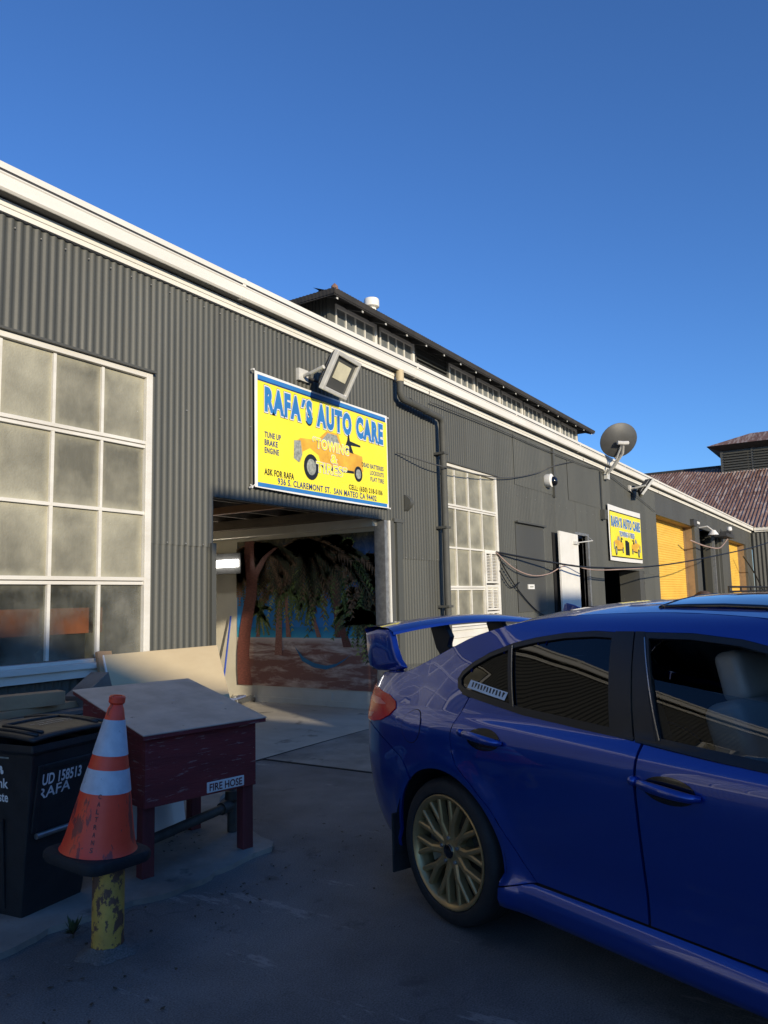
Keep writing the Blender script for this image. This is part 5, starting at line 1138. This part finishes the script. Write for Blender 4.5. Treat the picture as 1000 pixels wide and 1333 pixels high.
for s in (-1, 1):
    S = S_side(s); ref = lambda p, s=s: Vector((0, s, .15)) if .55 < p[0] < UEND-.55 else Vector((-.7 if p[0] < 2 else .7, .7*s, .15))
    deck = [(UX(x), ZR(x)) for x in (-.5, -.6, -.70, -.78)]+[(.55, 1.078), (.4, 1.068), (.2, 1.060), (0, 1.058)]
    body = [(0, .80), (.3, .805), (UX(-.80), .828), (UX(-.66), .832), (UX(-.55), .806), (UX(-.42), .765), (UX(-.30), .715), (UX(-.235), .672)]
    body += xu(arch(.03, .375, 128, -3, 30))+xu([(.405, .292), (.56, .336)])+xu(RD_rear)+xu(DLO_R_bot[:2][::-1])+xu(DLO_R_top[::-1])+xu(DLO_F_top[::-1])+xu([(2.27, .914), (2.30, .90), (2.52, .945)])+[(UX(x), ZR(x)) for x in railx]+deck
    side = panel('body_side', dense(inset(body, .0015)), S, 'paint_blue', CAR, ref)
    bump_ = [(0, .26), (0, .796)]+[(.3, .801), (UX(-.80), .824), (UX(-.66), .828), (UX(-.55), .802), (UX(-.42), .761), (UX(-.30), .711), (UX(-.240), .667)]+xu(arch(.03, .375, 130, 181, 12))+xu([(-.36, .26), (-.55, .26)])
    panel('rear_bumper', dense(inset(bump_, .0015)), S, 'paint_blue', CAR, ref)
    rd = RD_rear+DLO_R_bot[2:]+[(1.098, .966), (1.098, .338)]
    rd[RD_rear.__len__()-1] = (.155, 1.038)
    door = panel('rear_door', dense(inset(xu(rd), .0028)), S, 'paint_blue', CAR, ref)
    handle(door, .205, .445, .888, .874, S, s)
    fd_ = [(1.104, .338), (1.104, .966)]+DLO_F_bot+[(2.275, .90), (2.235, .62), (2.215, .338)]
    fdoor = panel('front_door', dense(inset(xu(fd_), .0028)), S, 'paint_blue', CAR, ref)
    handle(fdoor, 1.115, 1.36, .838, .822, S, s)
    fen = [(2.222, .338), (2.242, .62), (2.282, .90), (2.30, .895), (2.52, .94), (2.9, .885), (3.15, .80), (3.22, .72), (3.10, .64), (3.02, .56)]+arch(2.65, .375, 38, 178, 26)+[(2.26, .335)]
    panel('front_fender', dense(inset(xu(fen), .002)), S, 'paint_blue', CAR, ref)
    fbm = [(UEND, .22), (UEND, .70), (UX(3.45), .72), (UX(3.24), .724), (UX(3.115), .635), (UX(3.035), .556)]+xu(arch(2.65, .375, 36, -2, 10))+xu([(3.04, .22), (3.3, .21)])
    panel('front_bumper', dense(inset(fbm, .002)), S, 'paint_blue', CAR, ref)
    skirt = [(.395, .212), (.41, .29), (.56, .330), (1.2, .333), (2.24, .333), (2.27, .29), (2.28, .212)]
    panel('side_skirt', dense(inset(xu(skirt), .001)), S, 'paint_blue', CAR, ref, .03, .02, .006)
    # inner shell behind the gaps
    shell = [(-.34, .36), (-.36, .82), (-.1, .72)]+arch(.03, .40, 100, 0, 12)+[(.45, .25), (2.25, .25)]+arch(2.65, .40, 180, 60, 10)+[(2.9, .85), (2.5, .90), (2.2, .89), (1.1, .945), (.5, .97), (.16, 1.0), (-.3, .95)]
    panel('inner_shell', dense(xu(shell), .06), S, 'cabin', CAR, ref, .09, 0, -.020)
    # window trim, glass and pillars
    def trim(name, outer, inner, off=.0008, mat='trim_black'):
        o_, i_ = xu(outer), xu(inner); n = len(o_); b = B(); V = []
        for k in range(n):
            for q, of in ((o_[k], off), (i_[k], off), (i_[k], off-.014), (o_[k], off-.010)):
                V.append(S(*q)+nrm(S, q[0], q[1], ref(q))*of)
        b.add(V, [(4*k+j, 4*((k+1) % n)+j, 4*((k+1) % n)+(j+1) % 4, 4*k+(j+1) % 4) for k in range(n) for j in range(4)]); return b.obj(name, mat, side, angle=45)
    def dn(pl_): return dense(pl_, .05)
    ro = dn(DLO_R_bot+DLO_R_top); ri = inset(ro, .022); trim('window_trim', ro, ri)
    fo = dn(DLO_F_bot+DLO_F_top); fi = inset(fo, .022); trim('window_trim', fo, fi)
    panel('belt_moulding', dense(xu([(1.06, .960), (1.06, .974), (.8, .994), (.5, 1.012), (.2, 1.048), (.11, 1.064), (.10, 1.045), (.5, .992), (.8, .974)])), S, 'trim_black', side, ref, .05, .006, .004)
    panel('belt_moulding', dense(xu([(1.07, .958), (1.07, .973), (1.4, .962), (2.1, .930), (2.27, .926), (2.27, .908), (1.4, .940)])), S, 'trim_black', side, ref, .05, .006, .004)
    gq = [p for p in ri]
    panel('rear_glass', xu(gq), S, 'tint_glass', side, ref, .06, 0, -.008)
    if s == -1:   # this window is wound half down
        z_at = lambda x: 1.185-.10*max(0, x-1.05)
        fg = clip(clip(fi, 0, 1.0, True), 0, 2.3, False); fg = [p for p in fg]
        fg = []
        for a, b_ in zip(fi, fi[1:]+fi[:1]):
            ia, ib = a[1] <= z_at(a[0]), b_[1] <= z_at(b_[0])
            if ia: fg.append(a)
            if ia != ib:
                t = (z_at(a[0])-a[1])/((b_[1]-a[1])-(z_at(b_[0])-z_at(a[0]))); fg.append((a[0]+(b_[0]-a[0])*t, a[1]+(b_[1]-a[1])*t))
        panel('front_glass', xu(fg), S, 'front_glass', side, ref, .06, .004, -.012)
    else: panel('front_glass', xu(fi), S, 'front_glass', side, ref, .06, 0, -.012)
    panel('door_pillar', dense(xu([(.968, .968), (1.058, .962), (.943, 1.347), (.855, 1.345)])), S, 'trim_black', side, ref, .05, .012, .0022)
    panel('door_pillar', dense(xu([(1.066, .962), (1.158, .958), (.993, 1.347), (.949, 1.347)])), S, 'trim_black', side, ref, .05, .012, .0022)
    def strip(name, pts, w, mat, off, par=side):
        L, Rr = [], []
        for (x, z), (x2, z2) in zip(pts, pts[1:]+[pts[-1]]):
            q = (UX(x), z); L.append(S(q[0]-w/2, z)+nrm(S, q[0], z, ref(q))*off); Rr.append(S(q[0]+w/2, z)+nrm(S, q[0], z, ref(q))*off)
        n = len(pts); b = B(); b.add(L+Rr, [(i, i+1, n+i+1, n+i) for i in range(n-1)]); o = b.obj(name, mat, par); so_ = o.modifiers.new('s', 'SOLIDIFY'); so_.thickness = .006; so_.offset = 0; return o
    ln = lambda a, b_, n=8: [(a[0]+(b_[0]-a[0])*i/n, a[1]+(b_[1]-a[1])*i/n) for i in range(n+1)]
    strip('glass_divider', ln((.425, 1.022), (.318, 1.268)), .022, 'trim_black', -.002); strip('glass_divider_trim', ln((.440, 1.02), (.332, 1.272)), .005, 'chrome', .002)
    strip('pillar_trim', ln((1.166, .975), (1.001, 1.325)), .005, 'chrome', .001)
    # tail lamp, wrapped over the corner
    tl = [(-.372, .938), (-.40, .970), (-.47, .998), (-.66, 1.018), (-.74, 1.020)]
    tlu = [(UX(x), z) for x, z in tl]+[(UX(-.80)-.06, 1.016), (UX(-.80)-.10, .93), (UX(-.80)-.06, .842)]+[(UX(x), z) for x, z in ((-.76, .838), (-.70, .842), (-.60, .848), (-.50, .866), (-.41, .902))]
    tlp = panel('tail_lamp', dense(tlu, .02), S, 'tail_red', CAR, ref, .03, .02, .005)
    q = [(UX(-.47), .948), (UX(-.55), .972), (UX(-.68), .975), (UX(-.76), .955), (UX(-.76), .932), (UX(-.68), .945), (UX(-.60), .938)]
    panel('lamp_inner', dense(q, .02), S, 'tail_clear', tlp, ref, .03, 0, .0065)
    q = [(UX(-.60), .893), (UX(-.70), .882), (UX(-.79), .90), (UX(-.79), .858), (UX(-.70), .856), (UX(-.64), .868)]
    panel('lamp_inner', dense(q, .02), S, 'tail_clear', tlp, ref, .03, 0, .0065)
    hl = [(2.95, .70), (2.92, .79), (3.05, .79), (3.25, .73), (3.42, .68), (3.40, .63), (3.2, .63)]
    panel('head_lamp', dense(xu(hl), .03), S, 'head_lens', CAR, ref, .04, .01, .006)
    # fuel flap on the right hand side only
    if s == -1:
        c_ = [(UX(-.195+.080*math.cos(a)), .872+.078*math.sin(a)) for a in [2*math.pi*i/40 for i in range(40)]]
        panel('fuel_flap_gap', c_, S, 'cabin', CAR, ref, .03, 0, .0009)
        c_ = [(UX(-.195+.0765*math.cos(a)), .872+.0745*math.sin(a)) for a in [2*math.pi*i/40 for i in range(40)]]
        panel('fuel_flap', c_, S, 'paint_blue', CAR, ref, .03, .002, .0020)
        q = [(.118, 1.078), (.375, 1.042), (.385, 1.076), (.128, 1.114)]
        stk = panel('window_sticker', dense(xu(q), .03), S, 'print_white', CAR, ref, .04, 0, -.004)
        # blurred sticker lettering, dark strokes
        for i in range(11):
            x0 = .145+.021*i; zb_ = 1.086-.139*(x0-.128)
            q = [(x0, zb_), (x0+.010, zb_-.0014), (x0+.011, zb_+.020), (x0+.001, zb_+.0214)]
            if i % 3 == 1: q[2] = (x0+.016, zb_+.019); q[1] = (x0+.005, zb_)
            panel('sticker_stroke', xu(q), S, 'print_black', stk, ref, .04, 0, -.0034)
    # mirrors
    mb = B(); mb.grid(lambda i, j: (2.06+.07*math.cos(math.pi*j/8)-.02, s*(.99+.11*math.sin(math.pi*j/8)*math.cos(2*math.pi*i/16)), 1.0+.07*math.sin(math.pi*j/8)*math.sin(2*math.pi*i/16)), list(range(17)), list(range(9))); mb.obj('door_mirror', 'paint_blue', fdoor, smooth=True)
    # mud flaps, wheel housings
    fx_ = -.372; bflap = B().box(fx_-.012, fx_, min(s*.66, s*.875), max(s*.66, s*.875), .135, .42).obj('mud_flap', 'black_rubber', CAR, bevel=.004, fix=False)
    for cx in (.03, 2.65):
        wl = B(); wl.grid(lambda a, y: (cx+.392*math.cos(a), s*y, .33+.392*math.sin(a)), [math.pi*i/20-.25+i*.5/20 for i in range(21)], [.50, .865]); wl.obj('wheel_housing', 'cabin', CAR)
        wb_ = B(); wb_.lathe([(.0, .50), (.39, .50)], 20, lambda p, q_, h, cx=cx: (cx+p, s*h, .33+q_)); wb_.obj('wheel_housing', 'cabin', CAR)
# roof, glass, lids
up = lambda p: Vector((0, 0, 1))
def rect(x0, x1, t0, t1, nx=1): return dense([(x0, t0), (x1, t0), (x1, t1), (x0, t1)], .1)
panel('roof', rect(.345, 1.77, -1, 1), topp, 'paint_blue', CAR, up, .07, .008)
rg = panel('rear_window', rect(-.405, .338, -.90, .90), topp, 'tint_glass', CAR, up, .07, .004, -.003)
for t0, t1 in ((-1, -.90), (.90, 1)): panel('rear_pillar_cap', rect(-.42, .345, t0, t1), topp, 'paint_blue', CAR, up, .07, .004)
panel('window_band', rect(.30, .345, -.90, .90), topp, 'gloss_black', CAR, up, .07, .004, .0005)
panel('windscreen', rect(1.79, 2.50, -.93, .93), topp, 'front_glass', CAR, up, .07, .004, -.003)
for t0, t1 in ((-1, -.93), (.93, 1)): panel('front_pillar_cap', rect(1.77, 2.52, t0, t1), topp, 'paint_blue', CAR, up, .07, .004)
panel('windscreen_header', rect(1.755, 1.79, -.93, .93), topp, 'gloss_black', CAR, up, .07, .004, .0005)
def lidmesh(name, us, ztf, xlim, crown):
    b = B(); T = [sidep(u, ztf(u), 1) for u in us]
    tt = [-1, -.85, -.6, -.3, 0, .3, .6, .85, 1]
    b.grid(lambda i, t: (T[i].x, T[i].y*t, T[i].z+crown*(1-t*t)), list(range(len(us))), tt); o = b.obj(name, 'paint_blue', CAR, smooth=True); return o
ud = [UX(-.42)*i/26 for i in range(27)]
def zdeck(u):
    x = float(np.interp(u, _us, _px)); return ZR(x) if u > UX(-.78) else float(np.interp(u, [0, .2, .4, .55, UX(-.78)], [1.058, 1.060, 1.068, 1.078, ZR(-.78)]))
lidmesh('boot_lid', ud, zdeck, 0, .030)
bx('boot_gap', 'cabin', CAR, -.50, -.44, -.66, .66, 1.105, 1.128) if False else None
uh = [UX(2.52)+(UEND-UX(2.52))*i/26 for i in range(27)]
lidmesh('bonnet', uh, lambda u: float(np.interp(float(np.interp(u, _us, _px)), [2.52, 2.9, 3.15, 3.4, 3.6], [.945, .887, .803, .73, .70])), 0, .06)
sc_ = B(); sc_.hexa([(2.60, -.22, .98), (2.95, -.24, .93), (2.95, .24, .93), (2.60, .22, .98), (2.62, -.20, 1.03), (2.93, -.22, 1.04), (2.93, .22, 1.04), (2.62, .20, 1.03)]); sc_.obj('bonnet_scoop', 'paint_blue', CAR, bevel=.02)
bx('scoop_mouth', 'cabin', CAR, 2.935, 2.952, -.20, .20, .955, 1.025)
bx('grille', 'gloss_black', CAR, 3.555, 3.61, -.36, .36, .45, .66); bx('air_intake', 'cabin', CAR, 3.50, 3.60, -.42, .42, .25, .40)
bx('underbody', 'cabin', CAR, -.80, 3.35, -.50, .50, .22, .34); bx('underbody', 'cabin', CAR, .46, 2.22, -.80, .80, .235, .32)
bx('number_plate', 'print_white', CAR, -.985, -.968, -.16, .16, .60, .75)
# tilted sunroof
m = Matrix.Translation((1.66, 0, 1.440)) @ Matrix.Rotation(R(-2.0), 4, 'Y').inverted()
sr = B(); sr.grid(lambda x, y: m @ Vector((x, y, .018-.045*(y/.42)**2+.02*math.sin(-x*3.9))), [-.72, -.70, -.6, -.45, -.3, -.15, -.02, 0], [-.42, -.40, -.3, -.15, 0, .15, .3, .40, .42])
so_ = sr.obj('sunroof', 'sunroof_glass', CAR, smooth=True); q = so_.modifiers.new('s', 'SOLIDIFY'); q.thickness = .016; q.offset = -1
panel('sunroof_opening', rect(.96, 1.68, -.80, .80), topp, 'cabin', CAR, up, .07, 0, .0015)
B().tube([m @ Vector((-.722, y, .015-.045*(y/.42)**2)) for y in (-.42, -.3, -.15, 0, .15, .3, .42)], .011, 8).obj('sunroof_seal', 'trim_black', CAR, smooth=True)
# shark fin aerial
sf_ = B(); prof = [(-.115, .0), (-.10, .052), (-.085, .060), (-.04, .050), (.03, .022), (.10, .0)]
for k in range(2): pass
V = []
for x, z in prof: V += [(x, -.028*(1-z/.09), z), (x, .028*(1-z/.09), z)] if False else [(x, -.006-.022*max(0, 1-z/.06), z*.0), (x, -.004, z), (x, .004, z), (x, .006+.022*max(0, 1-z/.06), z*.0)]
sf_.add(V, [(4*i+j, 4*i+4+j, 4*i+5+j, 4*i+1+j) for i in range(len(prof)-1) for j in range(3)]); fin = sf_.obj('aerial_fin', 'paint_blue', CAR, bevel=.003); fin.location = (.165, 0, topp(.165, 0).z-.006); fin.scale = (1.05, 1, 1.0)
# rear spoiler
def blade_z(y): return 1.308+.052*(1-(y/.66)**2)
sec = [(-.140, .018), (-.11, .028), (0, .034), (.09, .026), (.138, .004), (.142, -.012), (.09, -.022), (0, -.024), (-.11, -.012), (-.140, .004)]
b = B(); ys = [-.655+1.31*i/22 for i in range(23)]
b.grid(lambda y, k: (-.745+sec[k % 10][0]-.02*(y/.66)**2, y, blade_z(y)+sec[k % 10][1]), ys, list(range(11))); spw = b.obj('spoiler', 'paint_blue', CAR, angle=50)
for s in (-1, 1):
    e = B(); pr = [(-.905, blade_z(.66)+.0), (-.78, blade_z(.66)+.022), (-.655, blade_z(.66)+.020), (-.625, blade_z(.66)-.02), (-.610, 1.23), (-.575, 1.165), (-.525, 1.120), (-.60, 1.096), (-.80, 1.090), (-.872, 1.11), (-.89, 1.2)]
    n = len(pr)
    ins_ = [(.0, 1.0), (.022, .96), (.045, .86)]
    cx_, cz_ = -.73, 1.22; V = []
    for dy, sc2 in ((-.018, .97), (-.005, 1.0), (.014, .97), (.026, .86)): V += [(cx_+(x-cx_)*sc2, s*(.640+dy), cz_+(z-cz_)*sc2) for x, z in pr]
    e.add(V, [(r_*n+i, r_*n+(i+1) % n, (r_+1)*n+(i+1) % n, (r_+1)*n+i) for r_ in range(3) for i in range(n)]+[tuple(range(n)), tuple(range(3*n, 4*n))]); e.obj('end_plate', 'paint_blue', spw, bevel=.010, angle=50)
    st = B(); yc = s*.235; st.prism([(-.80, 1.352), (-.66, 1.352), (-.605, 1.27), (-.63, 1.215), (-.55, 1.155), (-.50, 1.118), (-.66, 1.112), (-.74, 1.20)], lambda p, q_, d: (p, d, q_), yc-.018, yc+.018); sto = st.obj('stay', 'trim_black', spw, bevel=.004)
    xd_ = (-1, 0, 0) if s > 0 else (1, 0, 0)
    text(sto, 'stay_emblem', 'STI', (-.64, yc-.0182, 1.145), (1, 0, .12), (-.1, 0, 1), .075, .030, [(.0, 'print_grey')], lift=.0004) if s < 0 else None
    text(sto, 'stay_emblem', 'STI', (-.565, yc+.0182, 1.145), (-1, 0, .0), (0, 0, 1), .075, .030, [(.0, 'print_grey')], lift=.0004) if s > 0 else None
bx('spoiler_foot', 'gloss_black', CAR, -.84, -.57, -.655, .655, 1.098, 1.106)
# cabin
bx('cabin_floor', 'cabin', CAR, .0, 2.3, -.70, .70, .30, .36); bx('dashboard', 'cabin', CAR, 1.95, 2.35, -.70, .70, .70, .93); bx('parcel_shelf', 'cabin', CAR, -.35, .12, -.62, .62, .96, 1.02); bx('cabin_bulkhead', 'cabin', CAR, -.02, .02, -.66, .66, .30, .98)
headl = panel('headlining', rect(.40, 1.72, -.93, .93), topp, 'cabin', CAR, up, .12, 0, -.03)
def cushion(name, mat, parent, c, d, rot=(0, 0, 0), sub=2):
    b = B().box(-d[0]/2, d[0]/2, -d[1]/2, d[1]/2, -d[2]/2, d[2]/2); o = b.obj(name, mat, parent, smooth=True, fix=False)
    o.location = c; o.rotation_euler = rot; q = o.modifiers.new('b', 'BEVEL'); q.width = min(d)*.32; q.segments = 4; return o
for s in (-1, 1):
    st = cushion('seat', 'seat_leather', CAR, (1.66, s*.37, .52), (.52, .50, .20))
    cushion('backrest', 'seat_leather', CAR, (1.36, s*.37, .80), (.17, .50, .62), (0, R(-16), 0))
    cushion('headrest', 'seat_leather', CAR, (1.262, s*.37, 1.18), (.11, .26, .19), (0, R(-12), 0))
    for t in (-.06, .06): B().tube([(1.285, s*.37+t, 1.05), (1.266, s*.37+t, 1.15)], .008, 6).obj('headrest_post', 'chrome', CAR)
cushion('rear_bench', 'seat_leather', CAR, (.42, 0, .58), (.50, 1.25, .18)); cushion('rear_bench_back', 'seat_leather', CAR, (.14, 0, .84), (.18, 1.25, .58), (0, R(-18), 0))
B().lathe([(.165, -.013), (.18, 0), (.165, .013), (.155, 0)], 28, lambda p, q_, h: (1.98-.35*p+h, .37+q_, .93+p*.93), closed=True).obj('steering_wheel', 'cabin', CAR, smooth=True)
# wheels
def wheel(cx, s):
    yo = s*.862
    w = bpy.data.objects.new('wheel', None)
    F = lambda p, q_, h: (p, s*h, q_)
    rim = B(); rim.lathe([(.238, -.20), (.228, -.17), (.222, -.06), (.228, -.022), (.236, -.010), (.2475, -.004), (.2530, -.006), (.2540, -.016), (.250, -.024), (.246, -.20)], 56, F)
    w = rim.obj('wheel', 'bronze', CAR, angle=40); w.location = (cx, yo, .327)
    ty = B(); ty.lathe([(.2500, -.028), (.254, -.012), (.262, -.003), (.285, .001), (.305, -.006), (.318, -.018), (.325, -.034), (.327, -.060), (.327, -.19), (.322, -.215), (.30, -.235), (.26, -.23), (.25, -.21)], 64, F); ty.obj('tyre', 'tyre', w, angle=35)
    gv = B()
    for gy in (-.075, -.115, -.155): gv.lathe([(.3274, gy-.004), (.3274, gy+.004)], 64, F)
    gv.obj('tread_groove', 'dark_void', w)
    # ten Y spokes
    b = B()
    def bar(r0, a0, w0, r1, a1, w1, h0, h1):
        p0 = Vector((r0*math.cos(a0), r0*math.sin(a0))); p1 = Vector((r1*math.cos(a1), r1*math.sin(a1))); d = (p1-p0).normalized(); n_ = Vector((-d.y, d.x)); V = []
        for p_, w_, h_ in ((p0, w0, h0), (p1, w1, h1)):
            for k_, dh in ((-1, -.036), (-.80, -.006), (-.35, 0), (.35, 0), (.80, -.006), (1, -.036)):
                q_ = p_+n_*w_*k_*.5; V.append(F(q_.x, q_.y, h_+dh))
        return V, [(i, i+1, 7+i, 6+i) for i in range(5)]+[(5, 0, 6, 11), (0, 1, 2, 3, 4, 5), (11, 10, 9, 8, 7, 6)]
    for k in range(10):
        sp_ = B(); a = 2*math.pi*k/10+.12; da2 = .165
        sp_.add(*bar(.050, a+.05, .050, .128, a, .042, -.030, -.018)); 
        sp_.add(*bar(.118, a, .036, .240, a-da2, .0275, -.0185, -.016)); sp_.add(*bar(.118, a, .036, .240, a+da2*.9, .0275, -.0180, -.016))
        sp_.obj('spoke', 'bronze', w, bevel=.0015)
    hb_ = B(); hb_.lathe([(.0, -.020), (.033, -.020), (.036, -.026), (.046, -.028), (.078, -.034), (.082, -.05), (.082, -.12)], 32, F); hb_.obj('hub', 'bronze', w, angle=35)
    cp_ = B(); cp_.lathe([(.0, -.013), (.026, -.0135), (.032, -.0165), (.033, -.022)], 24, F); cp_.obj('hub_cap', 'gloss_black', w, smooth=True)
    for k in range(5):
        a = 2*math.pi*k/5+.4; nb = B(); nb.lathe([(0, -.020), (.008, -.020), (.0095, -.024), (.0095, -.045)], 8, lambda p, q_, h: F(.057*math.cos(a)+p, .057*math.sin(a)+q_, h)); nb.obj('lug_nut', 'steel', w)
        pk = B(); pk.lathe([(.0, -.0335), (.0155, -.0335)], 12, lambda p, q_, h: F(.057*math.cos(a)+p, .057*math.sin(a)+q_, h+.0008)); pk.obj('lug_pocket', 'cabin', w)
    dk_ = B(); dk_.lathe([(.07, -.11), (.163, -.11), (.163, -.135), (.07, -.135)], 36, F); dk_.obj('brake_disc', 'brake_iron', w, angle=40)
    bc = B(); bc.lathe([(0, -.165), (.235, -.165)], 24, F); bc.obj('wheel_back', 'cabin', w)
    clp = B(); 
    V = []
    for an in (150, 165, 180, 195, 210):
        for r_ in (.115, .20):
            for h_ in (-.075, -.15): V.append(F(r_*math.cos(R(an)), r_*math.sin(R(an)), h_))
    Fq = []
    for i in range(4): o_ = i*4; Fq += [(o_, o_+4, o_+6, o_+2), (o_+1, o_+3, o_+7, o_+5), (o_, o_+1, o_+5, o_+4), (o_+2, o_+6, o_+7, o_+3)]
    clp.add(V, Fq+[(0, 2, 3, 1), (16, 17, 19, 18)]); clp.obj('brake_caliper', 'steel', w, bevel=.006)
    return w
for cx in (0.018, 2.65):
    for s in (-1, 1): wheel(cx, s)
